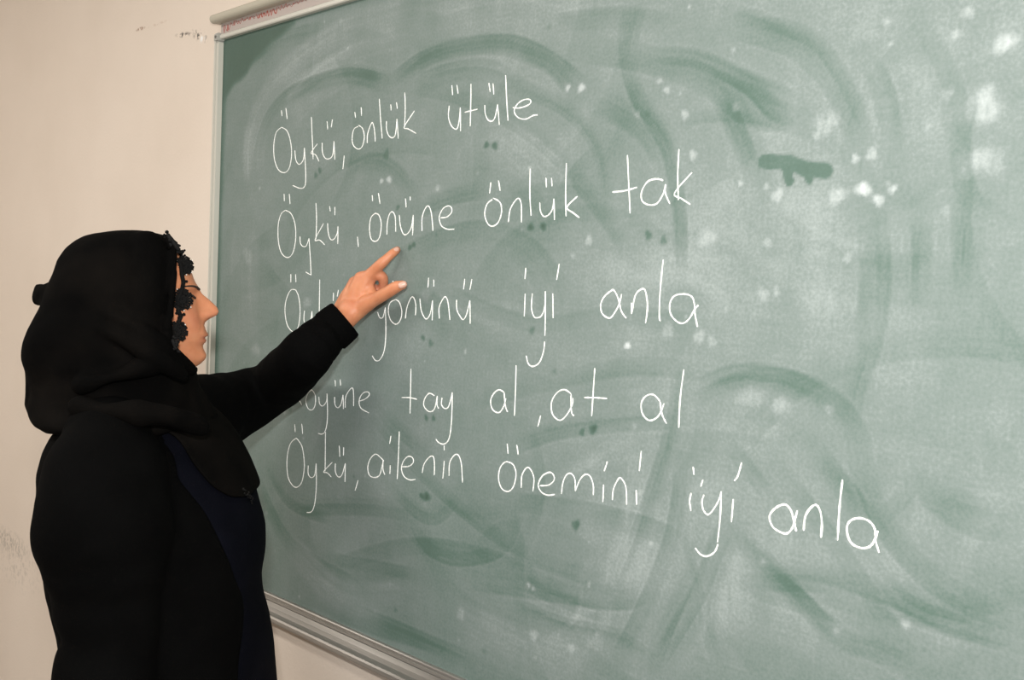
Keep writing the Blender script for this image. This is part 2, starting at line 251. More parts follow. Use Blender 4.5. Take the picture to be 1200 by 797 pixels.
# ---------------------------------------------------------------- room shell
def slab(name, *b, m=M_wall):
    bm = bmesh.new(); box(bm, *b); bmesh.ops.recalc_face_normals(bm, faces=bm.faces)
    return obj(name, bm, m, kind='structure', smooth=False)
slab('wall_back', -3.1, 4.6, .006, .12, 0, 3)
slab('wall_left', -3.2, -3.1, -5.6, .12, 0, 3)
slab('wall_right', 4.6, 4.7, -5.6, .12, 0, 3)
slab('wall_front', -3.2, 4.7, -5.7, -5.6, 0, 3)
slab('floor', -3.2, 4.7, -5.7, .12, -.1, 0, m=M_floor)
slab('ceiling', -3.2, 4.7, -5.7, .12, 3, 3.1, m=M_ceil)
WORDS = [
('Öykü,',2.6,[[(253,1916),(256,1904)],[(270,1919),(276,1896)],[(255,1881),(235,1872),(227,1846),(231,1817),(247,1794),(271,1786),(290,1795),(297,1823),(290,1852),(276,1872),(255,1881)],[(309,1829),(313,1811),(322,1801),(332,1801),(342,1810),(344,1832)],[(344,1832),(351,1785),(352,1761),(346,1752),(331,1751),(305,1758)],[(366,1892),(370,1859),(377,1807)],[(391,1837),(369,1820),(385,1815),(398,1801)],[(422,1878),(425,1862)],[(440,1880),(437,1865)],[(407,1837),(409,1819),(418,1807),(432,1804),(445,1811),(448,1837)],[(448,1837),(453,1801)],[(484,1807),(481,1781)]]),
('önlük',2.8,[[(514,1887),(517,1876)],[(534,1894),(536,1878)],[(527,1859),(513,1855),(508,1838),(513,1824),(529,1816),(542,1821),(547,1838),(540,1854),(527,1861)],[(557,1825),(557,1842),(567,1860),(572,1861),(578,1848),(582,1826)],[(590,1904),(596,1865),(603,1830)],[(625,1890),(627,1879)],[(642,1892),(645,1880)],[(614,1861),(615,1846),(622,1834),(633,1829),(642,1835),(645,1862)],[(645,1862),(651,1826)],[(665,1907),(668,1880),(668,1845)],[(695,1872),(667,1846),(679,1841),(702,1831)]]),
('ütüle',3.0,[[(794,1905),(797,1888)],[(807,1904),(811,1889)],[(789,1871),(788,1853),(795,1838),(806,1830),(813,1832),(817,1848),(818,1865)],[(818,1865),(821,1825)],[(843,1902),(845,1831)],[(830,1856),(846,1857),(862,1858)],[(887,1898),(891,1883)],[(897,1896),(900,1878)],[(879,1863),(881,1849),(888,1838),(898,1835),(905,1841),(910,1861)],[(910,1861),(916,1827)],[(926,1906),(931,1864),(936,1832)],[(946,1852),(960,1850),(978,1852),(986,1856),(983,1861),(971,1862),(958,1858),(950,1850),(951,1842),(961,1834),(977,1831),(992,1835),(1003,1835)]]),
('Öykü,',2.6,[[(273,1742),(275,1727)],[(293,1741),(297,1720)],[(280,1708),(264,1701),(254,1679),(256,1646),(269,1620),(293,1610),(313,1620),(322,1649),(318,1678),(302,1700),(280,1708)],[(338,1653),(340,1640),(349,1633),(362,1634),(371,1649)],[(371,1649),(378,1609),(382,1578),(382,1576),(376,1577),(363,1581)],[(392,1719),(396,1684),(396,1647)],[(421,1678),(393,1646),(409,1645),(428,1635)],[(440,1711),(443,1701)],[(458,1709),(459,1693)],[(435,1678),(438,1660),(447,1646),(459,1647),(469,1658),(471,1671)],[(471,1671),(472,1637)],[(536,1650),(540,1631)]]),
('önüne',2.9,[[(578,1727),(580,1716)],[(597,1730),(603,1710)],[(592,1694),(577,1686),(573,1666),(579,1646),(593,1641),(605,1649),(609,1672),(601,1689),(589,1693)],[(627,1653),(627,1675),(633,1691),(642,1694),(650,1684),(653,1658)],[(678,1717),(681,1701)],[(691,1720),(692,1713)],[(662,1688),(666,1668),(675,1654),(685,1653),(697,1664),(702,1687)],[(702,1687),(702,1651)],[(728,1658),(727,1682),(735,1698),(744,1701),(752,1688),(758,1658)],[(777,1680),(793,1681),(805,1688),(805,1696),(797,1700),(783,1696),(774,1684),(775,1674),(782,1665),(797,1660),(815,1660)]]),
('önlük',3.3,[[(901,1735),(899,1717)],[(919,1737),(924,1720)],[(907,1707),(894,1700),(889,1684),(896,1669),(908,1663),(922,1669),(929,1685),(925,1701),(908,1709)],[(946,1669),(949,1689),(960,1703),(968,1706),(974,1696),(976,1668)],[(991,1752),(992,1714),(997,1678)],[(1026,1736),(1028,1721)],[(1038,1735),(1040,1722)],[(1015,1698),(1017,1685),(1025,1676),(1036,1679),(1043,1688),(1045,1703)],[(1045,1703),(1048,1670)],[(1068,1756),(1069,1711),(1072,1675)],[(1094,1705),(1073,1689),(1086,1680),(1100,1672)]]),
('tak',3.3,[[(1187,1760),(1192,1717),(1197,1676)],[(1162,1708),(1185,1709),(1208,1713)],[(1254,1720),(1242,1723),(1226,1720),(1216,1706),(1218,1693),(1231,1687),(1245,1689),(1255,1703),(1258,1715)],[(1258,1715),(1258,1703),(1267,1687)],[(1278,1762),(1278,1727),(1281,1692)],[(1302,1729),(1274,1702),(1286,1694),(1302,1685)]]),
('Öykü',2.6,[[(308,1576),(309,1559)],[(326,1576),(328,1560)],[(328,1544),(309,1543),(294,1524),(290,1499),(301,1470),(324,1458),(342,1470),(347,1501),(340,1530),(328,1544)],[(363,1503),(362,1483),(373,1475),(385,1483),(390,1503)],[(390,1503),(396,1453),(395,1424),(382,1420)],[(414,1567),(416,1495)],[(440,1515),(417,1495),(432,1490),(445,1480)],[(463,1542),(463,1526)],[(479,1548),(476,1535)],[(458,1509),(460,1493),(469,1485),(480,1492),(484,1510)],[(484,1510),(485,1484)]]),
('yönünü',2.8,[[(607,1510),(614,1500),(624,1502),(630,1520)],[(630,1520),(634,1473),(631,1440),(618,1422),(605,1420),(595,1428)],[(650,1569),(653,1560)],[(667,1568),(666,1556)],[(660,1535),(644,1529),(639,1514),(646,1498),(662,1490),(675,1498),(679,1514),(671,1530),(660,1535)],[(690,1502),(693,1521),(703,1539),(711,1540),(718,1528),(718,1509)],[(751,1576),(750,1559)],[(765,1573),(766,1561)],[(729,1539),(733,1520),(742,1507),(750,1504),(759,1514),(764,1537)],[(764,1537),(765,1502)],[(784,1506),(782,1525),(791,1540),(798,1544),(805,1535),(812,1505)],[(846,1576),(844,1558)],[(864,1576),(860,1558)],[(827,1540),(829,1523),(838,1512),(846,1507),(854,1517),(861,1540)],[(861,1540),(864,1501)]]),
('iyi',3.0,[[(990,1596),(989,1578)],[(991,1555),(991,1519)],[(1007,1556),(1006,1534),(1012,1520),(1020,1518),(1029,1522),(1035,1536),(1035,1560)],[(1035,1560),(1037,1521),(1038,1491)],[(1038,1482),(1036,1465),(1028,1448),(1014,1441),(1004,1445),(999,1457)],[(1062,1603),(1058,1578)],[(1051,1557),(1054,1519)]]),
('anla',3.3,[[(1188,1560),(1184,1545),(1176,1532),(1167,1524),(1153,1530),(1149,1543),(1155,1555),(1166,1563),(1173,1565),(1182,1553),(1189,1535),(1199,1525)],[(1208,1532),(1207,1548)],[(1208,1532),(1213,1558),(1222,1567),(1230,1567),(1235,1552),(1236,1537),(1234,1520)],[(1260,1610),(1258,1585),(1257,1553),(1258,1528),(1261,1525)],[(1323,1549),(1317,1543),(1309,1530),(1299,1523),(1288,1525),(1277,1535),(1275,1549),(1282,1560),(1298,1563),(1311,1560),(1316,1550),(1318,1536),(1323,1519)]]),
('Köyüne',2.6,[[(334,1349),(337,1314)],[(350,1323),(364,1311)],[(355,1344),(338,1329),(350,1323)],[(380,1366),(382,1355)],[(403,1368),(404,1357)],[(397,1345),(384,1336),(378,1320),(388,1306),(403,1306),(412,1318),(411,1335),(401,1344),(397,1345)],[(424,1334),(427,1321),(438,1317),(451,1328),(452,1343)],[(452,1343),(456,1295),(450,1269),(438,1261),(426,1261)],[(478,1372),(480,1360)],[(495,1375),(497,1363)],[(478,1339),(480,1325),(489,1319),(500,1327),(506,1346)],[(506,1346),(509,1319)],[(515,1322),(515,1343),(530,1360),(539,1358),(542,1328)],[(558,1339),(577,1345),(590,1354),(586,1359),(573,1357),(562,1348),(559,1337),(566,1326),(592,1320)]]),
('tay',3.0,[[(711,1413),(713,1333)],[(688,1359),(711,1361),(732,1360)],[(779,1371),(764,1374),(752,1363),(751,1350),(766,1342),(780,1349),(786,1372)],[(786,1372),(786,1357),(791,1350)],[(799,1370),(798,1358),(807,1352),(817,1357),(825,1381)],[(825,1382),(826,1337),(822,1304),(810,1291),(795,1291),(787,1296)]]),
('al,',3.3,[[(952,1394),(940,1397),(928,1390),(921,1377),(927,1363),(942,1360),(952,1371),(957,1385)],[(952,1394),(956,1373),(962,1363)],[(977,1440),(978,1400),(978,1359)],[(1036,1366),(1031,1348)]]),
('at',3.3,[[(1098,1406),(1084,1411),(1069,1405),(1058,1389),(1061,1371),(1076,1363),(1089,1371),(1101,1389),(1102,1400)],[(1098,1406),(1099,1388),(1101,1377),(1106,1373)],[(1143,1449),(1142,1415),(1141,1377)],[(1125,1403),(1147,1405),(1170,1406)]]),
('al',3.4,[[(1266,1412),(1254,1420),(1241,1417),(1233,1406),(1236,1391),(1248,1383),(1261,1388),(1269,1399),(1273,1410)],[(1266,1412),(1270,1395),(1279,1382)],[(1304,1460),(1300,1419),(1300,1379)]]),
('Öykü,',2.6,[[(340,1269),(343,1253)],[(366,1273),(370,1253)],[(346,1241),(325,1226),(315,1194),(320,1159),(337,1143),(355,1141),(373,1156),(380,1190),(371,1224),(356,1237),(346,1241)],[(394,1192),(395,1175),(405,1169),(418,1176),(422,1200)],[(422,1200),(425,1154),(421,1118),(411,1101),(394,1096)],[(451,1267),(454,1189)],[(478,1211),(449,1188),(462,1187),(476,1181)],[(499,1246),(502,1225)],[(514,1245),(514,1229)],[(488,1210),(489,1194),(499,1185),(511,1191),(521,1215)],[(521,1215),(522,1179)],[(564,1189),(556,1168)]]),
('ailenin',2.8,[[(641,1239),(637,1228),(630,1209),(615,1202),(599,1204),(593,1218),(600,1235),(616,1246),(633,1241),(639,1238)],[(639,1238),(640,1221),(646,1212)],[(660,1286),(657,1271)],[(661,1232),(661,1216)],[(684,1297),(684,1255),(683,1210)],[(695,1234),(715,1238),(727,1247),(724,1255),(711,1255),(699,1245),(694,1231),(702,1218),(719,1214),(736,1218)],[(753,1232),(757,1248),(770,1262),(781,1265),(785,1254),(786,1233)],[(809,1288),(810,1280)],[(811,1262),(809,1231)],[(825,1238),(825,1260),(835,1274),(846,1277),(855,1264),(860,1232)]]),
('önemini',3.2,[[(964,1312),(967,1296)],[(986,1313),(990,1298)],[(975,1282),(962,1282),(950,1271),(947,1253),(955,1238),(970,1235),(982,1245),(987,1265),(982,1278),(975,1282)],[(1000,1246),(1000,1265),(1009,1279),(1018,1279),(1027,1266),(1026,1245)],[(1041,1256),(1059,1260),(1070,1269),(1069,1277),(1060,1280),(1045,1272),(1037,1257),(1044,1247),(1058,1244),(1074,1248)],[(1087,1251),(1089,1269),(1096,1282),(1105,1285),(1113,1278),(1115,1260)],[(1115,1260),(1123,1278),(1133,1288),(1143,1287),(1150,1275),(1151,1260)],[(1175,1314),(1174,1310),(1170,1299)],[(1170,1279),(1170,1253)],[(1188,1259),(1189,1275),(1197,1291),(1203,1293),(1212,1282),(1215,1257)],[(1237,1338),(1235,1309)],[(1231,1281),(1233,1260)]]),
('iyi',3.3,[[(1327,1329),(1329,1318)],[(1326,1293),(1324,1281),(1327,1268)],[(1344,1314),(1341,1304)],[(1347,1294),(1344,1284),(1347,1273),(1354,1268),(1361,1274),(1370,1289),(1374,1303)],[(1374,1303),(1374,1265),(1372,1234)],[(1373,1232),(1368,1220),(1357,1212),(1346,1212),(1337,1219)],[(1403,1346),(1398,1327),(1393,1320)],[(1393,1296),(1392,1265)]]),
('anla',3.8,[[(1487,1298),(1485,1289),(1481,1274),(1474,1266),(1464,1266),(1453,1271),(1448,1283),(1456,1295),(1469,1302),(1478,1296),(1483,1283),(1487,1271)],[(1497,1274),(1498,1291),(1504,1303),(1512,1309),(1518,1302),(1521,1288),(1521,1270)],[(1545,1346),(1543,1312),(1543,1271)],[(1593,1293),(1590,1282),(1584,1272),(1573,1268),(1560,1272),(1554,1286),(1557,1297),(1568,1303),(1581,1302),(1589,1294),(1591,1280),(1596,1267)]])]
SWIPES = [(45,-0.3,[(156,1815),(194,1894),(268,1940),(377,1957),(494,1956),(602,1930)]),(38,-0.28,[(615,1926),(700,1958),(813,1967),(938,1954),(1025,1915),(1107,1863)]),(40,-0.16,[(270,1613),(329,1718),(475,1795),(659,1814),(779,1798)]),(45,-0.18,[(570,1566),(719,1629),(874,1657),(995,1628),(1073,1563)]),(38,-0.2,[(678,1919),(862,1869),(1023,1787),(1134,1691),(1203,1615)]),(50,-0.24,[(1104,1920),(1218,1892),(1321,1850),(1390,1803),(1459,1786)]),(35,-0.26,[(1334,1865),(1388,1836),(1428,1799),(1465,1791)]),(45,-0.25,[(1357,1918),(1447,1882),(1502,1833),(1533,1779),(1549,1737)]),(30,-0.18,[(1174,1983),(1173,1910),(1197,1846),(1255,1769),(1281,1686),(1293,1615)]),(30,-0.2,[(1335,1842),(1372,1783),(1401,1725),(1415,1708)]),(30,-0.16,[(1539,1859),(1574,1805),(1588,1744)]),(40,-0.2,[(1567,1666),(1577,1586),(1570,1515),(1559,1443)]),(30,-0.17,[(1618,1674),(1626,1616),(1632,1519)]),(60,0.14,[(1593,1665),(1604,1566),(1603,1497)]),(60,0.1,[(1522,1688),(1516,1595),(1504,1511)]),(32,-0.22,[(1710,1772),(1673,1785),(1662,1748),(1675,1682),(1717,1653)]),(40,-0.22,[(1333,1419),(1411,1455),(1496,1452),(1555,1411),(1569,1352)]),(36,-0.22,[(611,1313),(765,1225),(984,1149),(1166,1135)]),(34,-0.25,[(1309,1334),(1300,1238),(1262,1133),(1213,1033)]),(34,-0.24,[(1356,1249),(1294,1093),(1275,1039)]),(38,-0.24,[(1383,1254),(1476,1196),(1571,1146)]),(36,-0.24,[(1486,1231),(1619,1220),(1699,1201)]),(40,-0.26,[(1556,1391),(1604,1297),(1677,1243),(1760,1226)]),(40,-0.24,[(1631,1362),(1691,1323),(1754,1326)]),(50,0.15,[(1574,1271),(1629,1232),(1679,1215)]),(50,0.14,[(1166,1135),(1154,1055),(1070,979)]),(55,0.15,[(1252,1302),(1235,1201),(1200,1118)]),(45,-0.24,[(980,1218),(1127,1230),(1256,1229),(1316,1217)]),(50,-0.25,[(907,1076),(1063,1098),(1200,1118),(1261,1145)]),(40,-0.22,[(519,1020),(725,1096),(905,1118),(1063,1112)]),(36,-0.16,[(793,1556),(1002,1507),(1176,1528),(1326,1523)]),(36,-0.18,[(890,1374),(1115,1436),(1243,1459),(1371,1457)]),(34,-0.22,[(722,1157),(772,1105),(863,1102),(965,1145),(1000,1221)]),(60,0.13,[(1341,1269),(1387,1186),(1392,1096)]),(50,0.12,[(1428,1151),(1525,1154),(1613,1147)]),(60,0.14,[(255,1880),(348,1940),(520,1985),(674,1995)]),(70,0.16,[(159,1760),(153,1870),(250,1968),(461,2025),(671,2033)]),(90,0.12,[(127,1706),(117,1557),(142,1427)]),(60,0.12,[(864,1827),(1026,1734),(1069,1628)]),(80,0.12,[(1424,1659),(1498,1616),(1548,1534)]),(80,0.12,[(1138,1615),(1292,1627),(1403,1582)]),(50,0.14,[(336,1016),(522,954),(730,1004)]),(36,-0.2,[(405,925),(580,918),(828,938)]),(60,0.12,[(825,997),(994,985),(1141,986)]),(34,-0.22,[(1467,1336),(1542,1264),(1633,1163)]),(40,-0.2,[(1013,1972),(1151,1962),(1274,1931)]),(50,0.12,[(720,2018),(935,2011),(1118,1955)]),(50,-0.22,[(194,1135),(336,1016),(576,983)])]
SPOTS = [(1064,1870,6,0.5),(1092,1867,8,0.55),(1551,1695,10,0.7),(1571,1681,8,0.5),(1539,1732,6,0.45),(1559,1736,8,0.35),(1587,1693,6,0.45),(1704,1845,12,0.4),(1683,1779,24,0.22),(1696,1718,19,0.16),(1302,1752,7,0.4),(1120,1638,8,0.35),(1435,1692,9,0.35),(1518,1688,12,0.3),(1203,1486,6,0.7),(1253,1846,7,0.3),(1286,1808,7,0.35),(1366,1809,6,0.35),(1202,1817,6,0.25),(1498,1777,17,0.22),(1331,1640,14,0.2),(1425,1632,7,0.22),(1423,1566,9,0.25),(1441,1570,6,0.25),(1535,1613,6,0.25),(1645,1797,8,0.2),(1650,1862,7,0.25),(1662,1884,8,0.25),(1569,1889,6,0.2),(1348,1501,8,0.22),(1274,1511,12,0.2),(1327,1506,10,0.25),(1456,1426,13,0.25),(1412,1433,18,0.14),(1523,1428,8,0.2),(1380,1710,4,0.4),(1419,1705,5,0.3),(1687,1792,11,0.2),(1677,1719,17,0.16),(605,1752,6,0.45),(628,1754,8,0.55),(1026,1095,5,0.5),(1036,1092,4,0.5),(1150,1125,5,0.3),(747,1547,15,0.15),(371,1519,14,0.2),(179,1411,18,0.15),(132,1613,19,0.15),(1690,1774,13,0.16),(868,1008,12,0.2),(1040,1018,11,0.2),(1122,1020,9,0.2),(997,1660,7,-0.45),(1025,1660,7,-0.45),(1232,1644,7,-0.4),(1259,1637,7,-0.4),(1009,1497,7,-0.3),(656,1702,6,-0.3),(887,1797,7,-0.45),(907,1794,8,-0.5),(759,1330,6,-0.4),(778,1332,6,-0.4),(1123,1350,6,-0.4),(1145,1358,8,-0.5),(767,1192,10,-0.5),(753,1191,6,-0.4),(402,1783,7,-0.4),(388,1775,7,-0.35),(617,1800,9,-0.3),(1119,1209,9,-0.45),(695,1629,6,-0.4),(706,1634,6,-0.4),(742,1470,6,-0.4),(763,1462,7,-0.35),(321,1297,7,-0.2)]
CLEAN = [(-38, 1934), (8, 1958), (55, 1995), (109, 2012), (144, 2035), (205, 2059), (292, 2088), (289, 2137), (-52, 2196)]
WIPED = [(10,[(1414, 1736), (1450, 1733), (1474, 1723), (1501, 1719)]),(7,[(1446, 1726), (1451, 1710)]),(6,[(1474, 1721), (1480, 1710)])]
LETTERS = [[3, 2, 2, 4, 1], [3, 1, 1, 4, 2], [4, 2, 4, 1, 1], [3, 2, 2, 4, 1], [3, 1, 4, 1, 1], [3, 1, 1, 4, 2], [2, 2, 2], [3, 2, 2, 4], [2, 3, 1, 4, 1, 4], [2, 3, 2], [1, 2, 1, 1], [3, 3, 2, 4, 1, 1], [2, 2, 2], [2, 1, 1], [2, 2], [2, 1], [3, 2, 2, 4, 1], [2, 2, 1, 1, 1, 2, 1], [3, 1, 1, 2, 2, 1, 2], [2, 4, 2], [1, 1, 1, 1]]
LINES = [[(1287,1038),(1324,1103),(1356,1164),(1379,1227),(1397,1271)],[(1384,1262),(1451,1220),(1514,1175),(1562,1140)],[(1593,1256),(1631,1224),(1671,1215),(1758,1214)],[(1502,1381),(1538,1344),(1591,1291)],[(1590,1297),(1615,1321),(1638,1355)],[(1638,1355),(1664,1340),(1751,1332)],[(1538,1160),(1609,1158),(1656,1146),(1676,1139)],[(1414,1195),(1500,1214),(1557,1222)],[(1201,1121),(1242,1223),(1293,1383),(1295,1466)],[(1319,1427),(1386,1456),(1462,1457),(1533,1427)],[(987,1104),(1100,1096),(1194,1094)],[(1377,1376),(1418,1342),(1458,1304)],[(1545,1428),(1567,1518)],[(975,1310),(1085,1351),(1233,1382),(1307,1390)],[(1276,1041),(1212,1060),(1103,1050),(990,1056)],[(1682,1271),(1725,1252),(1756,1255)],[(1356,1158),(1373,1104),(1396,1054)],[(1176,1891),(1181,1933),(1198,1979)],[(1176,1891),(1207,1833),(1255,1786),(1272,1732)],[(1211,1892),(1293,1876),(1363,1844),(1466,1793)],[(1343,1841),(1387,1764),(1416,1707)],[(1410,1909),(1472,1879),(1510,1832),(1540,1778),(1548,1742)],[(1557,1856),(1582,1794),(1590,1739)],[(1566,1665),(1575,1595),(1574,1519)],[(1660,1804),(1659,1776),(1668,1742)],[(1597,1890),(1635,1826),(1663,1757)],[(1117,1848),(1208,1802),(1272,1732)],[(938,1949),(1025,1917),(1082,1865)],[(1272,1732),(1284,1661),(1288,1590)],[(1619,1673),(1620,1615),(1621,1566)],[(1671,1695),(1677,1634),(1679,1568)],[(1344,1936),(1410,1909),(1461,1875)],[(942,1888),(1057,1842),(1129,1778),(1159,1689)],[(306,1938),(388,1958),(503,1959),(612,1931)],[(645,1932),(724,1962),(814,1967),(919,1957),(1011,1924)],[(496,1766),(568,1789),(638,1769),(706,1719)],[(708,1694),(799,1716),(899,1726)],[(121,2020),(235,2058),(382,2059)],[(711,1920),(802,1928),(888,1917),(956,1886)],[(667,1195),(743,1162),(801,1165),(854,1218)],[(362,1102),(619,1147),(743,1154)],[(607,1353),(661,1311),(760,1271)],[(474,1012),(625,1029),(750,1041)],[(244,1162),(330,1105),(484,1098)],[(577,936),(756,936),(913,935)]]
# ---------------------------------------------------------------- chalkboard
BX1 = 2.9
board = thing('chalkboard', 'large green chalkboard covered with chalk smears and five handwritten lines, mounted on the cream wall', 'chalkboard', (0, 0, .9))
def bpart(name, bm, m, parent=None, label=None, smooth=False):
    if isinstance(bm, bmesh.types.BMesh) and (parent is None or parent is board):
        bmesh.ops.translate(bm, verts=bm.verts, vec=(0, 0, -.9))
    elif isinstance(bm, bmesh.types.BMesh): bmesh.ops.translate(bm, verts=bm.verts, vec=(0, 0, -.9))
    return obj(name, bm, m, parent or board, label=label, smooth=smooth)
# writing surface grid with the chalk dust attribute
DX = .0028
nx = int(BX1 / DX) + 1; nz = int(1.2 / DX) + 1
xs = np.linspace(0, BX1, nx); zs = np.linspace(.9, 2.1, nz)
X, Zg = np.meshgrid(xs, zs)
P2 = np.stack([X.ravel(), Zg.ravel()], 1) * 1000
g = np.random.RandomState(3)
def sstep(a, b, x):
    t = np.clip((x - a) / (b - a), 0, 1); return t*t*(3-2*t)
def wave(P, freq, seed, n=6):
    r = np.random.RandomState(seed); k = r.normal(size=(n, 2)) * freq; return np.sin(P @ k.T + r.uniform(0, 6.28, n)).sum(1) / n
dust = .40 + .05 * wave(P2, .006, 1) + .035 * wave(P2, .02, 2) + .02 * wave(P2, .05, 4)
# a little paler on the right half, slightly darker toward the bottom edge
dust += .05 * sstep(500, 1500, P2[:, 0]) - .03 * sstep(1300, 950, P2[:, 1])
def seg_dist(P, path):      # distance to a polyline, signed side, running length
    best = np.full(len(P), 1e9); side = np.zeros(len(P)); run = np.zeros(len(P)); acc = 0
    for a, b in zip(path, path[1:]):
        a = np.array(a, float); b = np.array(b, float); d = b - a; ln = np.hypot(*d); d /= ln
        r = P - a; t = np.clip(r @ d, 0, ln); q = r - t[:, None] * d; dd = np.hypot(q[:, 0], q[:, 1])
        k = dd < best; best[k] = dd[k]; side[k] = (r @ np.array([-d[1], d[0]]))[k]; run[k] = (acc + t)[k]; acc += ln
    return best, np.sign(side) * best, run, acc
def smoothpath(path, sub=4):
    p, _ = catmull([(a, b, 0) for a, b in path], [1]*len(path), sub); return [(q.x, q.y) for q in p]
def swipe(width, amt, path, seed):
    path = smoothpath(path) if len(path) > 2 else path
    A = np.array(path); lo = A.min(0) - width*1.3; hi = A.max(0) + width*1.3
    idx = np.nonzero(((P2 > lo) & (P2 < hi)).all(1))[0]
    if not len(idx): return
    d, s, run, tot = seg_dist(P2[idx], path); h = width / 2; r = np.random.RandomState(seed)
    u = s / h
    bristle = sum(np.sin(u * f + p + run*.004) for f, p in zip((5, 9, 15, 24), r.uniform(0, 6, 4))) / 4
    one = .5 + .5 * r.choice([-1, 1]) * np.clip(u, -1, 1)       # one edge is sharper than the other
    prof = sstep(1.15, .75, np.abs(u)) * (.35 + .65 * one)
    ends = sstep(0, 60, run) * sstep(0, 60, tot - run) * .8 + .2
    lip = np.exp(-((np.abs(u) - 1.12) / .1)**2) * .22
    ends2 = sstep(0, 40, run) * sstep(0, 40, tot - run)
    dust[idx] += amt * ends * prof * (.75 + .35 * bristle) * (.85 + .3 * np.sin(run * .02 + r.uniform(0, 6))) - amt * lip * ends2 * (amt < 0) * one
for i in range(210):           # faint everyday wiping in broad arcs
    cx, cz = g.uniform(0, 2900), g.uniform(900, 2100); R_ = g.uniform(120, 420); a0 = g.uniform(0, 6.28); da = g.uniform(.6, 1.9)
    swipe(g.uniform(14, 70), g.uniform(-.075, .045), [(cx + R_*math.cos(a0+da*t), cz + R_*.8*math.sin(a0+da*t)) for t in (0, .25, .5, .75, 1)], 500+i)
for i, (wd, a, path) in enumerate(SWIPES): swipe(wd * (.8 if a < 0 else 1.4), a * (.5 if a < 0 else .75), path, i)
for i, path in enumerate(LINES):          # the thin clean lines the felt's edge leaves
    swipe(random.Random(i).uniform(26, 48), -random.Random(i+50).uniform(.08, .14), path, 900+i); swipe(12, -.08, path, 960+i)
for i, (x, z, r, a) in enumerate(SPOTS):
    idx = np.nonzero((np.abs(P2[:, 0]-x) < r*2.2) & (np.abs(P2[:, 1]-z) < r*2.2))[0]
    q = P2[idx] - (x, z); th = np.arctan2(q[:, 1], q[:, 0]); rr = r * (1 + .15*np.sin(2*th + i) + .12*np.sin(3*th + 2*i)); d = np.hypot(q[:, 0], q[:, 1]) / rr
    dust[idx] += a * .62 * sstep(1.3, .35, d) * (.85 + .15*np.sin(q[:, 0]*.5 + i))
for i in range(260):           # small stray chalk specks
    x, z, r, a = g.uniform(0, 2900), g.uniform(900, 2100), g.uniform(1.5, 5), g.uniform(-.12, .22)
    idx = np.nonzero((np.abs(P2[:, 0]-x) < r*2) & (np.abs(P2[:, 1]-z) < r*2))[0]
    dust[idx] += a * np.exp(-((P2[idx] - (x, z))**2).sum(1) / r**2)
# never-wiped clean corner at the top left and a clean rim along the left frame
def poly_signed(P, poly):
    ins = np.zeros(len(P), bool); best = np.full(len(P), 1e9); n = len(poly)
    for i in range(n):
        a = np.array(poly[i], float); b = np.array(poly[(i+1) % n], float)
        c = ((a[1] > P[:, 1]) != (b[1] > P[:, 1])); den = (b[1]-a[1]) or 1e-9
        ins ^= c & (P[:, 0] < (b[0]-a[0]) * (P[:, 1]-a[1]) / den + a[0])
        d = b - a; t = np.clip(((P-a) @ d) / (d @ d), 0, 1); q = P - a - t[:, None]*d; best = np.minimum(best, np.hypot(q[:, 0], q[:, 1]))
    return np.where(ins, -best, best)
idx = np.nonzero((P2[:, 0] < 520) & (P2[:, 1] > 1750))[0]
sd = poly_signed(P2[idx], CLEAN) + 6*wave(P2[idx], .05, 9)
kk = sstep(10, -10, sd); dust[idx] = dust[idx] * (1-kk) + (.10 + .02*wave(P2[idx], .03, 11)) * kk
rim = sstep(26, 6, P2[:, 0] + 6*wave(P2*np.array([0, 1]), .03, 5)) * .6
dust = dust * (1-rim) + .16 * rim
rim = sstep(14, 3, 2100 - P2[:, 1] + 3*wave(P2, .03, 6)) * .55; dust = dust * (1-rim) + .2 * rim
for h, path in WIPED:
    A = np.array(path); idx = np.nonzero(((P2 > A.min(0)-40) & (P2 < A.max(0)+40)).all(1))[0]
    d, s, run, tot = seg_dist(P2[idx], path); k = sstep(h*1.15, h*.75, d + 1.2*wave(P2[idx], .15, 8)); dust[idx] = dust[idx]*(1-k) + (.24 + .03*wave(P2[idx], .06, 21))*k
idx = np.arange(nx*nz).reshape(nz, nx)
quads = np.stack([idx[:-1, :-1], idx[:-1, 1:], idx[1:, 1:], idx[1:, :-1]], -1).reshape(-1, 4)
V = np.stack([X.ravel(), np.zeros(nx*nz), Zg.ravel() - .9], 1)
rimv = np.array([[0, .02, 0], [BX1, .02, 0], [BX1, .02, 1.2], [0, .02, 1.2]]); 
me = bpy.data.meshes.new('writing_surface')
me.vertices.add(len(V)); me.vertices.foreach_set('co', V.astype(np.float32).ravel())
me.loops.add(len(quads)*4); me.loops.foreach_set('vertex_index', quads.astype(np.int32).ravel())
me.polygons.add(len(quads)); me.polygons.foreach_set('loop_start', np.arange(0, len(quads)*4, 4, dtype=np.int32))
me.update(calc_edges=True)
at_ = me.attributes.new('dust', 'FLOAT', 'POINT'); at_.data.foreach_set('value', np.clip(dust, 0, 1).astype(np.float32))
surf = obj('writing_surface', me, M_board, board, smooth=False)
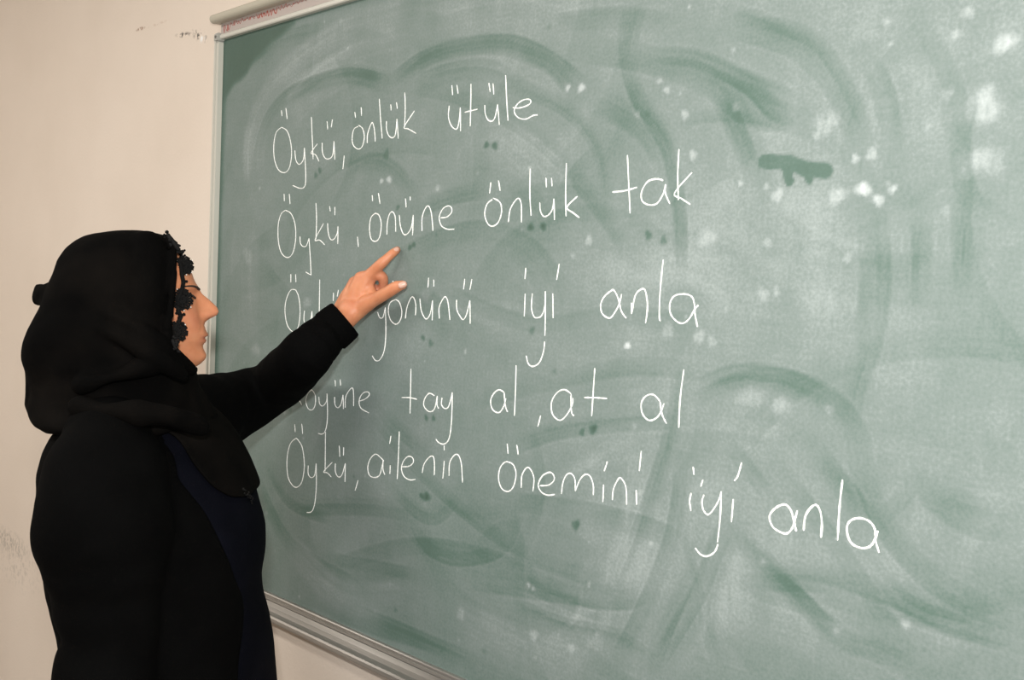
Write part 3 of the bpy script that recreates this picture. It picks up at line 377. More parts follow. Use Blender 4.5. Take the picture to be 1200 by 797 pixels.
# frame
bm = bmesh.new()     # left stile with a raised outer bead
for x0, x1, y1 in ((-.016, -.011, -.014), (-.011, -.006, -.009), (-.006, .001, -.012)): box(bm, x0, x1, y1, .006, .878, 2.10)
bpart('frame_stile', bm, M_frame)
bm = bmesh.new()
for x0, x1, y1 in ((BX1-.001, BX1+.008, -.014), (BX1+.008, BX1+.022, -.011)): box(bm, x0, x1, y1, .006, .878, 2.10)
bpart('frame_stile', bm, M_frame)
bm = bmesh.new(); extrude_x(bm, [(.006, 2.098), (-.009, 2.098), (-.011, 2.100), (-.011, 2.106), (-.008, 2.109), (.006, 2.109)], -.006, BX1); bpart('frame_rail', bm, M_frame)
bm = bmesh.new(); extrude_x(bm, [(.006, 2.109), (-.006, 2.109), (-.006, 2.146), (.006, 2.146)], -.001, BX1); band = bpart('top_band', bm, M_band, label='dull beige band with faded red scribbles under the top moulding')
bm = bmesh.new()     # half round moulding over the band
prof = [(.006, 2.151), (.006, 2.134), (-.018, 2.132)] + [(-.020 - .0095*math.sin(a), 2.1415 - .0095*math.cos(a)) for a in [i*math.pi/8 for i in range(0, 9)]]
extrude_x(bm, prof, -.012, BX1); bpart('top_moulding', bm, M_rail, label='cream half-round moulding above the board')
for xx in (-.004, BX1+.004):
    bm = bmesh.new(); box(bm, xx-.013, xx+.008, -.016, .004, 2.092, 2.112)
    bmesh.ops.bevel(bm, geom=bm.edges[:], offset=.003, segments=2, affect='EDGES'); cap = bpart('corner_cap', bm, M_plastic, label='grey plastic corner cap')
    bm = bmesh.new(); bmesh.ops.create_cone(bm, cap_ends=True, segments=16, radius1=.0035, radius2=.003, depth=.002, matrix=Matrix.Translation((xx-.002, -.0165, 2.103)) @ Matrix.Rotation(math.pi/2, 4, 'X'))
    bpart('screw', bm, M_screw, cap)
bm = bmesh.new()     # faded red scribble on the band
r = random.Random(4); x = .012
def ribbon(bm, pts, wd, y=-.0006, dep=.0006, jit=0, rnd=random):
    pts = [Vector((p[0], 0, p[1])) for p in pts]
    if len(pts) > 2: pts, _ = catmull(pts, [1]*len(pts), 5)
    else: pts = [pts[0].lerp(pts[1], t/4) for t in range(5)]
    L_, R2, C_ = [], [], []
    n = len(pts)
    for i, p in enumerate(pts):
        t = (pts[min(i+1, n-1)] - pts[max(i-1, 0)])
        if t.length < 1e-6: continue
        t.normalize(); nrm = Vector((-t.z, 0, t.x)); hw = wd/2 * (1 + rnd.uniform(-jit, jit)) * (.6 if i in (0, n-1) else 1)
        L_.append(bm.verts.new(p + nrm*hw + Vector((0, y+.0005, 0)))); R2.append(bm.verts.new(p - nrm*hw + Vector((0, y+.0005, 0)))); C_.append(bm.verts.new(p + Vector((0, y-dep, 0))))
    for i in range(len(C_)-1):
        bm.faces.new((L_[i], L_[i+1], C_[i+1], C_[i])); bm.faces.new((C_[i], C_[i+1], R2[i+1], R2[i]))
bm.free()
def zig(x0, x1, n, lo, hi, wd):       # one scratchy back-and-forth stroke
    t_ = bmesh.new(); pts = []
    for q in range(n): pts.append((x0 + (x1-x0)*q/(n-1) + r.uniform(-.004, .004), (lo if q % 2 else hi) + r.uniform(-.002, .002)))
    ribbon(t_, pts, wd, y=-.0063, jit=.3, rnd=r); bpart('red_scribble', t_, M_marker, band)
zig(.012, .040, 9, 2.112, 2.128, .0013); zig(.045, .150, 20, 2.122, 2.129, .0011); zig(.155, .235, 26, 2.118, 2.129, .0024); zig(.24, .34, 16, 2.124, 2.130, .0010)
bm = bmesh.new()     # chalk tray: lip at the board, shallow trough, rolled front edge
prof = [(.006, .902), (-.007, .902), (-.0085, .900), (-.0085, .8955), (-.0115, .8945), (-.0125, .892), (-.0115, .8895), (-.017, .882), (-.024, .8765), (-.031, .8745), (-.034, .876), (-.0375, .8755), (-.040, .872), (-.040, .867), (-.037, .862), (-.030, .860), (.006, .864)]
extrude_x(bm, prof, -.022, BX1+.022); tray = bpart('chalk_tray', bm, M_tray, label='dull metal chalk tray along the lower edge')
# handwriting
for (text, wd, strokes), counts in zip(WORDS, LETTERS):
    rr = random.Random(text + str(strokes[0])); allp = [p for s in strokes for p in s]
    ox = sum(p[0] for p in allp)/len(allp)/1000; oz = sum(p[1] for p in allp)/len(allp)/1000 - .9
    word = bpy.data.objects.new('chalk_word', None); COL.objects.link(word); word.parent = board; word.location = (ox, 0, oz); word.empty_display_size = .03
    word['label'] = 'handwritten white chalk word "%s"' % text; k = 0
    for ch, n in zip(text, counts):
        bm = bmesh.new(); grp = strokes[k:k+n]; k += n; big = max(grp, key=lambda s: (len(s), max(q[1] for q in s) - min(q[1] for q in s))); dots = []
        for s in grp:
            dot = ch in 'öÖüi' and s is not big and len(s) < 4 and min(q[1] for q in s) > max(q[1] for q in big) - 8
            tgt = bmesh.new() if dot else bm
            ribbon(tgt, [(a/1000 - ox, b_/1000 - .9 - oz) for a, b_ in s], wd*.74/1000, jit=.25, rnd=rr)
            if dot: dots.append(tgt)
        obj('comma' if ch == ',' else 'letter', bm, M_chalk, word)
        for t_ in dots: obj('letter_dot', t_, M_chalk, word)
# ---------------------------------------------------------------- person
FX = Vector((0.69921, 0.71491, 0)); FA = Vector((-.71491, .69921, 0))     # person's forward, person's left
BASE = at(175, 330, 1.6); BASE.z = 0
ROT = math.atan2(FX.y, FX.x)
person = thing('person', 'person in a black headscarf and black cardigan pointing with the left hand at the chalkboard', 'person', BASE, ROT)
MI = (Matrix.Translation(BASE) @ Matrix.Rotation(ROT, 4, 'Z')).inverted()
def Lp(px, py, d=0.0): return MI @ at(px, py, 1.6 + d)        # local point
def Lb(px, py, off): return MI @ board_pt(px, py, off)
def rows_loft(bm, rows, step=6, seg=48, power=2.2, grow=0.0):
    # rows: py, left px, right px, depth of the middle, half thickness in depth
    R_ = []
    for py, l, r, dc, hd in interp_rows(rows, step):
        a = Lp(l, py, dc); b = Lp(r, py, dc); c = (a+b)/2; hx = (b-a)/2; n = hx.length; hx = hx * ((n+grow)/n)
        ring = []
        for k in range(seg):
            t = 2*math.pi*k/seg; cs, sn = math.cos(t), math.sin(t)
            cx = math.copysign(abs(cs)**(2/power), cs); sx = math.copysign(abs(sn)**(2/power), sn)
            ring.append(c + hx*cx + Vector((0, (hd+grow)*sx, 0)))
        R_.append(ring)
    loft(bm, R_)
# --- outlines
TORSO = [(462,128,190,.07,.06),(472,118,215,.07,.10),(485,100,235,.07,.15),(500,84,250,.07,.175),(520,74,266,.06,.19),(545,66,278,.05,.195),(580,66,292,.04,.193),(620,66,304,.03,.187),(650,69,306,.03,.18),
         (680,74,301,.03,.175),(705,80,303,.03,.172),(735,88,311,.03,.176),(765,92,316,.03,.18),(800,90,317,.03,.19),(860,84,320,.03,.20),(960,76,322,.03,.21),(1030,80,320,.03,.205)]
SK = [(960,78,320,.03,.206),(1100,84,318,.03,.205),(1300,78,322,.03,.215),(1430,72,328,.03,.225)]
# sleeve centre lines
RARM = [(Lp(128,520,-.08), .070), (Lp(124,560,-.125), .087), (Lp(123,620,-.15), .096), (Lp(125,665,-.155), .084), (Lp(127,705,-.155), .073), (Lp(131,745,-.155), .064), (Lp(125,785,-.155), .072), (Lp(126,830,-.15), .073)]
RFORE = [(Lp(132,830,-.15), .068), (Lp(175,880,-.16), .055), (Lp(225,905,-.15), .045), (Lp(262,905,-.13), .038)]
LARM = [(Lp(200,497,.17), .085), (Lp(232,489,.24), .078), (Lp(256,482,.30), .069), (Lp(288,470,.36), .060), (Lp(321,454,.38), .0535)]
WR = Lb(404, 375, .062)
d_w = (WR - LARM[-1][0])
LARM += [(Lb(358, 417, .135), .0475), (Lb(384, 391, .090), .0385), (Lb(401, 377, .068), .0355)]

# --- head (forward hx, left hy, up hz), turned toward the board
PSI = math.radians(20); HO = Lp(165, 360, 0.0); KS = 1/750
HR = Matrix.Rotation(PSI, 3, 'Z')
def Hd(x, y, z): return HO + HR @ Vector((x, y, z))
cy_ = math.cos(PSI)
fro = [(274,10),(280,25),(290,36),(300,44),(310,49.5),(318,53),(330,57),(336,59),(342,58.5),(352,60),(362,62.5),(372,65),(380,68),(388,70.5),(396,69),(402,66.5),(408,67),(414,68.5),(420,68),(426,64),(431,57),(435,46)]
bck = [(274,25),(285,50),(300,66),(320,76),(345,76),(365,68),(385,52),(400,38),(415,22),(425,8),(435,-8)]
wid = [(274,16),(282,34),(292,44),(305,51),(320,54.5),(340,54.5),(355,54),(370,51),(385,47),(400,42),(412,36),(422,28),(430,18),(435,10)]
ip = lambda T, y: float(np.interp(y, [t[0] for t in T], [t[1] for t in T]))
def head_bm(bm):
    R_ = []; seg = 96
    for py in np.arange(274, 435.1, 2.0):
        xf = ip(fro, py)*KS/cy_; xb = ip(bck, py)*KS; w_ = ip(wid, py)*KS*.95; z = (360-py)*KS
        xc = (xf - xb)/2 * .15
        if xb < 0: xc = (xf - xb)/2
        ring = []
        for k in range(seg):
            t = 2*math.pi*k/seg; cs, sn = math.cos(t), math.sin(t)
            pw = 2.05 if cs > 0 else 2.25; cx = math.copysign(abs(cs)**(2/pw), cs); sx = math.copysign(abs(sn)**(2/pw), sn)
            x = xc + (xf - xc)*cx if cs > 0 else xc + (xb + xc)*cx
            ring.append(Hd(x, w_*sx, z))
        R_.append(ring)
    loft(bm, R_)
def head_detail(P):       # sculpt features on the remeshed head, in head coordinates
    Q = (P - np.array(HO)) @ np.array(HR)      # columns: forward, left, up
    py = 360 - Q[:, 2]/KS; fx = Q[:, 0]; y = Q[:, 1]
    front = sstep(.035, .055, fx) * (py > 280) * (py < 437)
    D = np.zeros(len(P))
    nose = np.interp(py, [330,336,342,347,352,357,362,367,371,375,379], [0,1,6,11.5,16,19.5,20.5,17,9,2.5,0])*KS/cy_
    sg = np.interp(py, [334,346,357,365,376], [.0075,.0075,.0095,.0125,.013])
    D += nose * np.exp(-(np.abs(y)/sg)**2.3)
    # nostril wings
    for s in (-1, 1): D += .0065*np.exp(-((y - s*.0135)/.0052)**2 - ((py-366)/5)**2)
    # brow ridge, eye sockets, cheeks
    D += .002*np.exp(-((py-334)/5)**2)*np.exp(-(y/.045)**4)
    for s in (-1, 1):
        D -= .009*np.exp(-((y - s*.031)/.015)**2 - ((py-345)/6.5)**2)
        D += .0065*np.exp(-((y - s*.031)/.0105)**2 - ((py-346)/4.2)**2)     # lids over the eyeball
        D -= .0012*np.exp(-((y - s*.031)/.012)**2 - ((py-347)/1.0)**2)
        D += .003*np.exp(-((y - s*.040)/.017)**2 - ((py-368)/12)**2)
        D -= .0022*np.exp(-((np.abs(y) - (.017 + .0007*(py-372)))/.0035)**2)*sstep(368, 376, py)*sstep(398, 388, py)*.2
    lipw = np.exp(-(np.abs(y)/.021)**3)
    D += lipw*(.0030*np.exp(-((py-390.5)/2.6)**2) + .0030*np.exp(-((py-398.5)/2.8)**2) - .0035*np.exp(-((py-394.3)/.95)**2))
    D -= .0012*np.exp(-(y/.003)**2)*np.exp(-((py-382)/4)**2)
    D += .0035*np.exp(-(y/.016)**2 - ((py-416)/7)**2)
    Q[:, 0] += D*front
    return Q @ np.array(HR).T + np.array(HO), Q, py, front

# --- one continuous body
bm = bmesh.new(); head_bm(bm)
def ptube(bm, pr, **k): tube(bm, [p for p, r in pr], [r for p, r in pr], **k)
ptube(bm, [(Hd(-.015, 0, -.02), .055), (Hd(-.02, 0, -.09), .050), (Lp(155,470,.06), .056), (Lp(160,500,.05), .07)], seg=32)
rows_loft(bm, [(r[0]+6 if r[0] < 500 else r[0], (r[1]+r[2])/2-(r[2]-r[1])*.40, (r[1]+r[2])/2+(r[2]-r[1])*.40, r[3], r[4]*.80) for r in TORSO if r[0] > 465], 12)
ptube(bm, [(p, r*.62) for p, r in RARM[:-1]]); ptube(bm, [(RARM[-1][0], .045), (RFORE[1][0], .040), (RFORE[3][0], .027), (Lp(285,908,-.12), .026)]); ptube(bm, [(RARM[-2][0], .045), (RARM[-1][0], .045)])
ptube(bm, [(p, r*.62) for p, r in LARM[:5]] + [(LARM[5][0], .032), (LARM[6][0], .029)])
# left forearm end, wrist and hand
bd = Vector(MI.to_3x3() @ Vector((0, -1, 0)))         # away from the board
H_ = lambda px, py, off: Lb(px, py, off)
ptube(bm, [(LARM[6][0], .029), (H_(394,384,.078), .0265), (H_(403,374,.066), .0250), (H_(411,364,.058), .0265)], flat=.80, fdir=bd)
mcp = {'i': H_(431.5,324,.040), 'm': H_(422,325.5,.047), 'r': H_(415,331,.048), 'p': H_(410,340,.043)}
wr_ = [H_(410,369,.054), H_(406,367,.060), H_(402,364,.062), H_(400,361,.058)]
for (k, c), w0 in zip(mcp.items(), wr_):
    ptube(bm, [(w0, .0150), ((w0+c)/2, .0140), (c, .0115 if k != 'i' else .0120)], seg=20, flat=.95, fdir=bd)
ptube(bm, [(H_(408,362,.048), .015), (H_(425,340,.030), .017), (H_(431,333,.028), .013)], seg=20)     # heel and palm
FING = {
 'index': [(mcp['i'], .0115), (H_(441.5,314,.034), .0100), (H_(448,308,.030), .0098), (H_(455,301.5,.023), .0083), (H_(460,297,.017), .0080), (H_(465.5,292.8,.0085), .0066)],
 'middle': [(mcp['m'], .0112), (H_(437,322,.034), .0100), (H_(447.5,324,.022), .0098), (H_(449.5,333,.014), .0087), (H_(446.5,338,.013), .0082), (H_(439,338,.019), .0075)],
 'ring': [(mcp['r'], .0108), (H_(428,325,.026), .0096), (H_(434,330,.015), .0092), (H_(433,339,.013), .0084), (H_(428,342,.020), .0074)],
 'pinky': [(mcp['p'], .0100), (H_(418,334,.026), .0088), (H_(423,339,.017), .0082), (H_(422,346,.015), .0076), (H_(418,348,.022), .0068)],
 'thumb': [(H_(416,368,.052), .0150), (H_(428,357,.047), .0155), (H_(442,349.5,.043), .0120), (H_(456,341.5,.040), .0112), (H_(464,336.5,.036), .0108), (H_(472,333.8,.031), .0082)]}
for k, f in FING.items(): ptube(bm, f, seg=18, sub=5)
ptube(bm, [(H_(437,346,.036), .010), (H_(432,336,.036), .011), (H_(434,330,.036), .009)], seg=16)   # web between thumb and index
# right hand hanging in front of the belly (below the frame)
RW = Lp(285,908,-.12)
ptube(bm, [(RW, .024), (Lp(310,912,-.10), .026), (Lp(335,916,-.08), .022)], flat=.6, fdir=(0, 1, 0))
for i in range(4): ptube(bm, [(Lp(335,902+9*i,-.085), .010), (Lp(356,906+10*i,-.07), .009), (Lp(372,914+9*i,-.055), .008), (Lp(380,922+9*i,-.04), .007)], seg=14, sub=4)
ptube(bm, [(Lp(300,905,-.11), .013), (Lp(318,893,-.12), .011), (Lp(336,890,-.12), .009)], seg=14, sub=4)
# legs and feet under the skirt
for d in (-.06, .12):
    ptube(bm, [(Lp(195,930,d), .085), (Lp(200,1050,d), .07), (Lp(200,1180,d), .052), (Lp(190,1290,d), .05), (Lp(190,1410,d), .036), (Lp(192,1438,d), .036)], seg=24)
me = remesh(bm, .0026, 3, .5)
P = getco(me); P, Q, PYH, fr = head_detail(P); setco(me, P)
tint = np.zeros(len(P))
y = Q[:, 1]
tint += fr * (Q[:, 0] > .06) * np.exp(-(np.abs(y)/.023)**4) * np.exp(-((PYH-394.5)/5.6)**4) * .5
for s in (-1, 1): tint += fr*.22*np.exp(-((y-s*.038)/.016)**2 - ((PYH-372)/13)**2)
tint += fr*.25*np.exp(-(y/.012)**2 - ((PYH-368)/6)**2)
for c, r, a in [(mcp['i'], .010, .35), (mcp['m'], .010, .4), (mcp['r'], .009, .3), (FING['middle'][2][0], .010, .45), (FING['middle'][3][0], .010, .45), (FING['middle'][4][0], .012, .4), (H_(436,334,.03), .011, .5), (FING['index'][-1][0], .008, .3), (FING['index'][2][0], .007, .2), (FING['thumb'][-1][0], .009, .2), (H_(414,352,.07), .012, .25)]:
    tint += a*np.exp(-((P - np.array(c))**2).sum(1)/r**2)
ta = me.attributes.new('tint', 'FLOAT', 'POINT'); ta.data.foreach_set('value', np.clip(tint, 0, 1).astype(np.float32))
body = obj('body', me, M_skin, person, label='tanned skin of face and pointing left hand')
bvh = BVHTree.FromPolygons([Vector(p) for p in P], [tuple(p.vertices) for p in me.polygons])
# brows, lashes, eyes
for s in (-1, 1):
    pts = []
    for t in np.linspace(0, 1, 9):
        yy = s*(.010 + .040*t); zz = (360 - (336 - 4.5*math.sin(t*2.2) + 2*t))*KS
        h = bvh.ray_cast(Hd(.30, yy, zz), HR @ Vector((-1, 0, 0)))
        if h[0]: pts.append((h[0] + (HR @ Vector((.0004, 0, 0))), .0038*(1-.6*t)))
    bm = bmesh.new(); ptube(bm, pts, seg=8, sub=2, flat=.6); obj('eyebrow', bm, M_lash, body, label='dark eyebrow')
    pts = []
    for t in np.linspace(0, 1, 9):
        yy = s*(.019 + .024*t); zz = (360 - (346.5 - 3*math.sin(t*math.pi)))*KS
        h = bvh.ray_cast(Hd(.30, yy, zz), HR @ Vector((-1, 0, 0)))
        if h[0]: pts.append((h[0] + (HR @ Vector((.002, 0, -.0005))), .0019))
    bm = bmesh.new(); ptube(bm, pts, seg=8, sub=2); obj('eyelashes', bm, M_lash, body, label='dark eyelashes')
    h = bvh.ray_cast(Hd(.30, s*.031, (360-348)*KS), HR @ Vector((-1, 0, 0)))
    if h[0]:
        bm = bmesh.new(); bmesh.ops.create_uvsphere(bm, u_segments=24, v_segments=16, radius=.0115, matrix=Matrix.Translation(h[0] - HR @ Vector((.0107, 0, 0)))); e = obj('eye', bm, M_eye, body, label='eye looking at the board')
        bm = bmesh.new(); bmesh.ops.create_uvsphere(bm, u_segments=20, v_segments=12, radius=.0055, matrix=Matrix.Translation(h[0] - HR @ Vector((.0046, 0, 0)))); obj('iris', bm, M_lash, e)
# nails
def nail(c, nrm, tdir, w_, l_, name='fingernail'):
    nrm = Vector(nrm).normalized(); tdir = Vector(tdir); tdir = (tdir - nrm*tdir.dot(nrm)).normalized(); sd_ = nrm.cross(tdir)
    bm = bmesh.new(); gr = []
    for i in range(7):
        row = []
        for j in range(7):
            u = (i/6*2-1); v = (j/6*2-1); k = math.sqrt(max(0, 1-.35*u*u*u*u)) 
            row.append(bm.verts.new(Vector(c) + tdir*u*l_ + sd_*v*w_*k*(1-.12*abs(u)**3) - nrm*(w_*.42*v*v + .0006*u*u)))
        gr.append(row)
    for i in range(6):
        for j in range(6): bm.faces.new((gr[i][j], gr[i+1][j], gr[i+1][j+1], gr[i][j+1]))
    bmesh.ops.recalc_face_normals(bm, faces=bm.faces)
    bmesh.ops.solidify(bm, geom=bm.faces[:], thickness=.0006)
    obj(name, bm, M_nail, body, label='pale fingernail')
camL = MI @ CAM
def hitL(px, py):
    d = (Lp(px, py, 0) - camL).normalized(); return bvh.ray_cast(camL, d), d
(h, nn, _, _), d = hitL(471.5, 333.6)
if h: nail(h + nn*.0004, (nn*.7 - d*.3), Lb(480,329,.03) - Lb(470,333.5,.033), .0058, .0075)
(h, nn, _, _), d = hitL(464.5, 292.2)
if h: nail(h + nn*.0004, nn, Lb(468,290,.01) - Lb(460,296.5,.02), .0045, .0058)

# --- blouse, skirt, shoes
bm = bmesh.new(); rows_loft(bm, TORSO, 8, 64, 2.25, .001); bl = remesh(bm, .008, 3)
fo = Folds(12, 22); displace(bl, lambda P: fo(P)*.004)
blouse = obj('blouse', bl, M_navy, person, label='dark navy blouse showing at the chest and belly')
bm = bmesh.new(); rows_loft(bm, SK, 20, 64, 2.2, -.002); sk = remesh(bm, .010, 2)
fo = Folds(31, 30, stretch=(1, 1, .12)); displace(sk, lambda P: fo(P)*.010)
obj('skirt', sk, M_navy, person, label='long dark skirt')
for d in (-.06, .12):
    bm = bmesh.new(); a = Lp(180,1440,d); fl = Vector((a.x, a.y, 0))
    ptube(bm, [(fl + Vector((-.03, 0, .035)), .034), (fl + Vector((.05, 0, .033)), .036), (fl + Vector((.13, 0, .028)), .036), (fl + Vector((.175, 0, .022)), .026)], seg=24)
    sh = remesh(bm, .005, 2); c = getco(sh); c[:, 2] = np.maximum(c[:, 2], 0.001); setco(sh, c); obj('shoe', sh, M_shoe, person, label='black shoe')

# --- cardigan
bm = bmesh.new(); rows_loft(bm, TORSO, 8, 64, 2.25, .003)
ptube(bm, RARM, seg=40); ptube(bm, RFORE, seg=32)
ptube(bm, LARM, seg=40)
cg = remesh(bm, .0052, 6)
P = getco(cg)
rw = RFORE[-1][0]
# open the front along the button edge
def pix(P):      # where local points sit on the photograph plane of the person's own depth
    W_ = P @ np.array(MI.inverted().to_3x3()).T + np.array(MI.inverted().translation); q = W_ - np.array(CAM)
    d = -(q @ np.array(BK)); return 600 + FPX*(q @ np.array(RX))/d, 398.5 - FPX*(q @ np.array(UP))/d
px_, py_ = pix(P)
edge = [(480,148),(500,163),(520,179),(545,199),(565,220),(590,244),(620,264),(650,278),(690,287),(740,291),(797,292),(900,293),(1030,293)]
ex = [Lp(x, y_, float(np.interp(y_, [480, 600, 700], [-.14, -.06, -.02]))) for y_, x in edge]; ez = np.array([v.z for v in ex])[::-1]; exx = np.array([v.x for v in ex])[::-1]
lim = np.interp(P[:, 2], ez, exx)
Pb = getco(bl); lb = np.interp(Pb[:, 2], ez, exx) - .05*(Pb[:, 1] > .05); Nb = getno(bl)
setco(bl, Pb - Nb * (.016*sstep(.004, -.022, Pb[:, 0] - lb))[:, None])   # the blouse lies flatter where the cardigan covers it
larm_near = np.zeros(len(P), bool)
for (a, ra), (b, rb) in zip(LARM, LARM[1:]):
    a = np.array(a); b = np.array(b); d = b-a; t = np.clip(((P-a) @ d)/(d @ d), 0, 1); larm_near |= np.linalg.norm(P - a - t[:, None]*d, axis=1) < (ra*1.12)
rarm_near = np.zeros(len(P), bool)
for (a, ra), (b, rb) in list(zip(RARM, RARM[1:])) + list(zip(RFORE, RFORE[1:])):
    a = np.array(a); b = np.array(b); d = b-a; t = np.clip(((P-a) @ d)/(d @ d), 0, 1); rarm_near |= np.linalg.norm(P - a - t[:, None]*d, axis=1) < (ra*1.15)
fo1 = Folds(5, 26); fo2 = Folds(8, 55); fo3 = Folds(21, 20, stretch=(.6, .6, 2.0))
def wr(P):
    arm = np.array([0.0]); base = fo1(P)*.0035 + fo2(P)*.0014 + fo3(P)*.002
    return base
lim = lim - .05*(P[:, 1] > .05)
mask = (P[:, 0] > lim) & ~larm_near & ~rarm_near & (P[:, 2] < Lp(150,478,0).z)
displace(cg, wr)
P = getco(cg)
# rib the cuffs: a slightly thicker end and a flat opening
def cuff(P, c0, c1, R_):
    c0 = np.array(c0); c1 = np.array(c1); d = (c1-c0)/np.linalg.norm(c1-c0); return (P - c1) @ d, np.linalg.norm((P-c1) - ((P-c1) @ d)[:, None]*d, axis=1)
t1, rr1 = cuff(P, LARM[6][0], LARM[7][0], .04); mask |= (t1 > .004) & (rr1 < .06) & (t1 < .08)
t2, rr2 = cuff(P, RFORE[2][0], RFORE[3][0], .04); mask |= (t2 > .004) & (rr2 < .06) & (t2 < .08)
delete_where(cg, mask)
co = obj('cardigan', cg, M_knit, person, label='black knitted cardigan with long sleeves')
sm = co.modifiers.new('thickness', 'SOLIDIFY'); sm.thickness = .0045; sm.offset = -1
# cuff band of the raised sleeve
a, b = LARM[6][0], LARM[7][0]; ax = (b-a).normalized()
bm = bmesh.new(); pr = []
u = ax.orthogonal().normalized(); v = ax.cross(u); rings = []
for (s, r) in ((-.030, .0385), (-.028, .0405), (-.012, .0400), (.004, .0385), (.0075, .0365), (.006, .0335), (-.010, .0335)):
    rings.append([bm.verts.new(b + ax*s + (u*math.cos(k*math.pi/36) + v*math.sin(k*math.pi/36))*(r + .0005*(k % 2))) for k in range(72)])
for A_, B_ in zip(rings, rings[1:]):
    for k in range(72): bm.faces.new((A_[k], A_[(k+1) % 72], B_[(k+1) % 72], B_[k]))
bmesh.ops.recalc_face_normals(bm, faces=bm.faces); obj('cuff', bm, M_knit, co)

# --- headscarf
SCARF = [(271.3,136.0,176,0,0.025),(273,118.0,187,0,0.045),(277,104.0,196,0,0.058),(283,94.0,203,0,0.068),(292,84.0,207,0,0.078),(305,76.2,209,0,0.085),(320,72.0,209,0,0.089),(340,63.4,207,0,0.091),(352,60.6,205,0,0.092),(362,56.8,203,0,0.092),(372,51.0,201,0,0.094),(385,42.9,199,0,0.096),(400,38.0,199,0,0.097),(410,35.7,203,0,0.097),(420,35.3,211,0,0.097),(430,38.0,220,0,0.096),(437,38.9,227,0.005,0.095),(446,39.7,228,0.01,0.096),(460,40.5,234,0.02,0.105),(472,40.3,240,0.03,0.12),(484,48.1,246,0.035,0.14),(492,54.5,249,0.04,0.15),(498,63.0,246,0.045,0.14),(502,64.0,220,0.05,0.11)]
SCARF = [(a, b, c, d, e + .006*float(np.interp(a, [275,310,400,430], [0,1,1,0]))) for a, b, c, d, e in SCARF]
bm = bmesh.new(); rows_loft(bm, [r for r in SCARF if r[0] <= 292], 3, 72, 2.3); rows_loft(bm, [r for r in SCARF if 285 <= r[0] <= 410], 3, 72, 2.3); rows_loft(bm, [r for r in SCARF if r[0] >= 398], 3, 72, 2.3)
def T(pts, seg=20): ptube(bm, [(Lp(x, y_, d), r) for x, y_, d, r in pts], seg=seg)
T([(66,344,-.01,.020),(54,345,-.005,.017),(48,341,0,.0105),(46,351,.005,.011)])                                  # knot
T([(172,292,-.045,.028),(173,315,-.052,.035),(171,345,-.055,.037),(168,380,-.054,.037),(171,405,-.045,.036)])
T([(165,292,.05,.028),(168,315,.060,.035),(166,345,.064,.037),(164,380,.062,.037),(170,405,.05,.036)])
T([(45,336,0,.006),(50,340,.0,.010),(58,344,-.02,.012),(80,350,-.062,.012),(115,362,-.086,.012),(150,378,-.092,.011),(180,398,-.085,.011),(205,418,-.06,.010),(226,434,-.02,.008)])
T([(48,352,0,.008),(70,362,-.055,.011),(110,380,-.088,.012),(150,398,-.094,.012),(185,420,-.088,.011),(215,440,-.06,.010)])
T([(50,346,.01,.011),(60,348,.05,.012),(110,362,.088,.012),(170,395,.088,.011),(220,432,.03,.009)])
T([(228,434,0,.007),(205,424,-.055,.009),(175,428,-.085,.012),(140,440,-.10,.013),(95,450,-.095,.012)])
T([(90,478,-.10,.014),(140,482,-.125,.016),(190,486,-.12,.016),(235,500,-.07,.014)])
T([(196,277,-.015,.005),(205,287,-.03,.006),(204,300,-.052,.005),(203,330,-.068,.005),(200,360,-.074,.005),(197,385,-.072,.005),(200,404,-.064,.006)])   # rolled edge round the face
T([(196,277,.0,.005),(207,290,.04,.006),(210,310,.062,.006),(209,350,.074,.006),(206,390,.066,.006),(215,420,.04,.006)])
T([(120,492,-.11,.012),(60,485,-.06,.012),(40,478,.0,.010)])
sc = remesh(bm, .0042, 5)
f1 = Folds(3, 30); f2 = Folds(14, 60); f3 = Folds(44, 18)
zt = Lp(165,400,0).z
def sw(P):
    k = 1 - .75*sstep(zt-.02, zt+.06, P[:, 2]); return (f1(P)*.006 + f2(P)*.0036 + f3(P)*.006)*k + f2(P)*.0006
displace(sc, sw)
scarf = obj('headscarf', sc, M_scarf, person, label='black headscarf knotted behind the head and wound round the neck')
# scarf end lying over the chest
bm = bmesh.new(); rows_loft(bm, [r for r in TORSO if 470 < r[0] < 660], 5, 96, 2.25, .0095); dr = remesh(bm, .005, 3)
f4 = Folds(61, 28, stretch=(1, 1, .5)); displace(dr, lambda P: f4(P)*.0035)
P = getco(dr)
ed = [(470,60),(486,120),(496,150),(505,172),(520,200),(540,228),(560,256),(576,278),(588,299),(592,320)]
ex = [Lp(x, y_, float(np.interp(y_, [480, 590], [-.15, .02]))) for y_, x in ed]; ez = np.array([v.z for v in ex])[::-1]; exx = np.array([v.x for v in ex])[::-1]
lim = np.interp(P[:, 2] + .004*np.sin(P[:, 0]*60), ez, exx)
delete_where(dr, (P[:, 0] < lim) | (P[:, 2] < Lp(298,590,.02).z))
d2 = obj('scarf_end', dr, M_scarf, scarf); s2 = d2.modifiers.new('thickness', 'SOLIDIFY'); s2.thickness = .003; s2.offset = 0
# bead fringe at the scarf tip
bm = bmesh.new(); r = random.Random(2)
for i in range(26):
    t = i/25; p = Lp(284 + 13*t + r.uniform(-2, 2), 572 + 16*t + r.uniform(-3, 3), -.02 - .07*r.random()*(1-t))
    bmesh.ops.create_icosphere(bm, subdivisions=1, radius=r.uniform(.0010, .0020), matrix=Matrix.Translation(p))
bm2 = bm; fb = obj('beaded_edge', bm2, M_lace, scarf, kind='stuff')

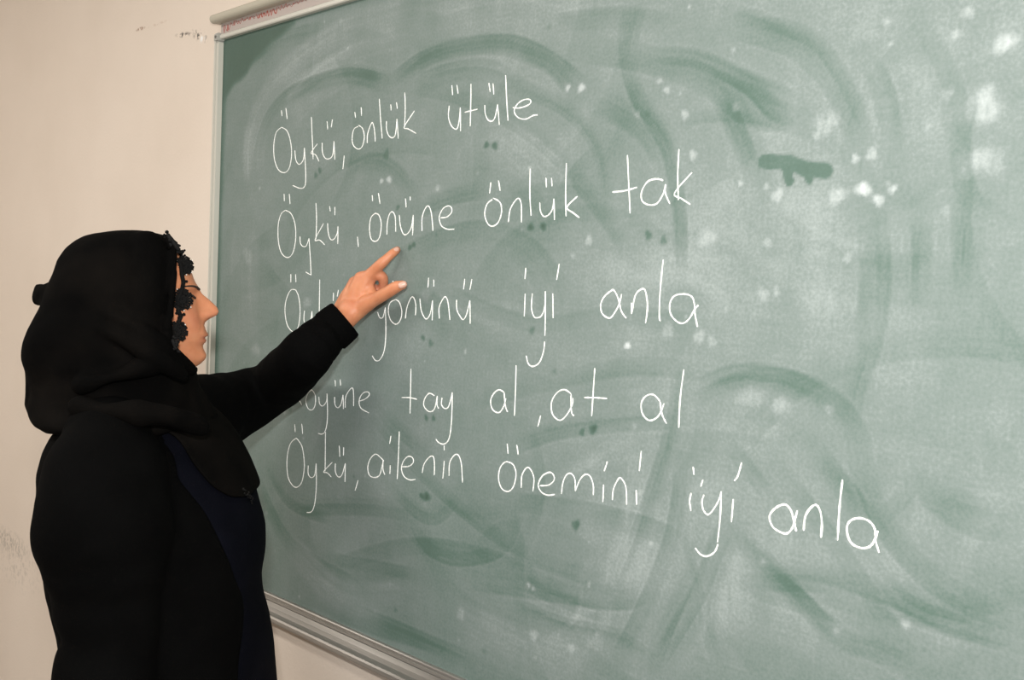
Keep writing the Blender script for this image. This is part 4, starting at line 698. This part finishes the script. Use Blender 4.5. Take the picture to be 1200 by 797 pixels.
# --- crochet lace round the face
bs = BVHTree.FromPolygons([Vector(p) for p in getco(sc)], [tuple(p.vertices) for p in sc.polygons])
def face_hit(px, py):
    d = (Lp(px, py, 0) - camL).normalized(); c = []
    for b_ in (bvh, bs):
        h = b_.ray_cast(camL, d)
        if h[0]: c.append((h[3], h[0], h[1]))
    if c: c.sort(key=lambda q: q[0]); return c[0][1], c[0][2], d
    return None, None, d
def disc_tube(bm, pts, r, seg=7): tube(bm, pts, [r]*len(pts), seg=seg, sub=2)
lace = None
bm = bmesh.new(); bb = bmesh.new(); rnd = random.Random(9)
FL = [(216.5,311,-.036,.0135),(213.5,351,-.066,.0155),(207,389,-.060,.0150)]
for (px, py, dd, R_) in FL:
    h, n_, d = face_hit(px-2, py); c = (h - d*.003) if h else Lp(px, py, dd)
    nrm = ((n_*.55 if n_ else Vector((0, -.5, 0))) - d*.6).normalized()
    c = c + d*0 + (Lp(px, py, 0) - Lp(px-2, py, 0))
    u = nrm.orthogonal().normalized(); v = nrm.cross(u)
    def Q_(a, r_, lift=0): return c + u*math.cos(a)*r_ + v*math.sin(a)*r_ + nrm*lift
    # centre
    for k in range(7): disc_tube(bm, [Q_(2*math.pi*k/7, R_*.15), Q_(2*math.pi*(k+.5)/7, R_*.34)], .0022)
    disc_tube(bm, [Q_(2*math.pi*k/12, R_*.36) for k in range(13)], .0022)
    disc_tube(bm, [Q_(2*math.pi*k/12, R_*.62) for k in range(13)], .0017)
    npet = 9
    for k in range(npet):
        a = 2*math.pi*k/npet + .2; w_ = math.pi/npet*.95
        disc_tube(bm, [Q_(a-w_, R_*.60), Q_(a-w_*.9, R_*.88), Q_(a, R_*1.04), Q_(a+w_*.9, R_*.88), Q_(a+w_, R_*.60)], .0017)
        disc_tube(bm, [Q_(a, R_*.35), Q_(a, R_*.95)], .0019)
        if rnd.random() < .45:
            bmesh.ops.create_icosphere(bb, subdivisions=1, radius=.0012, matrix=Matrix.Translation(Q_(a + w_*.5, R_*1.12, .001)))
        for q in (-.5, .5): bmesh.ops.create_icosphere(bm, subdivisions=1, radius=.0016, matrix=Matrix.Translation(Q_(a + q*w_, R_*1.06)))
# lace band joining the flowers, with small picots
path = [(197,276),(203,283),(208,291),(212,298),(211,306),(213,322),(215,331),(213,340),(208,352),(209,364),(212,371),(209,378),(203,388),(203,400),(206,408)]
prev = None
for i, (x_, y_) in enumerate(path):
    h, n_, d = face_hit(x_, y_)
    if not h: h = (prev if prev else Lp(x_, y_, -.03)); h = Lp(x_, y_, (h - Lp(x_, y_, 0)).y)
    p = h - d*.003
    if prev is not None: tube(bm, [prev, p], [.0032, .0032], seg=10, sub=3)
    for q in range(5):
        a = rnd.uniform(0, 6.28); bmesh.ops.create_icosphere(bm, subdivisions=1, radius=rnd.uniform(.002, .0036), matrix=Matrix.Translation(p + Vector((rnd.uniform(-.005, .0065), rnd.uniform(-.003, .003), rnd.uniform(-.007, .007)))))
    prev = p
lace = obj('lace_trim', bm, M_lace, scarf, label='black crochet flower trim round the face')
obj('lace_beads', bb, M_bead, scarf, kind='stuff')
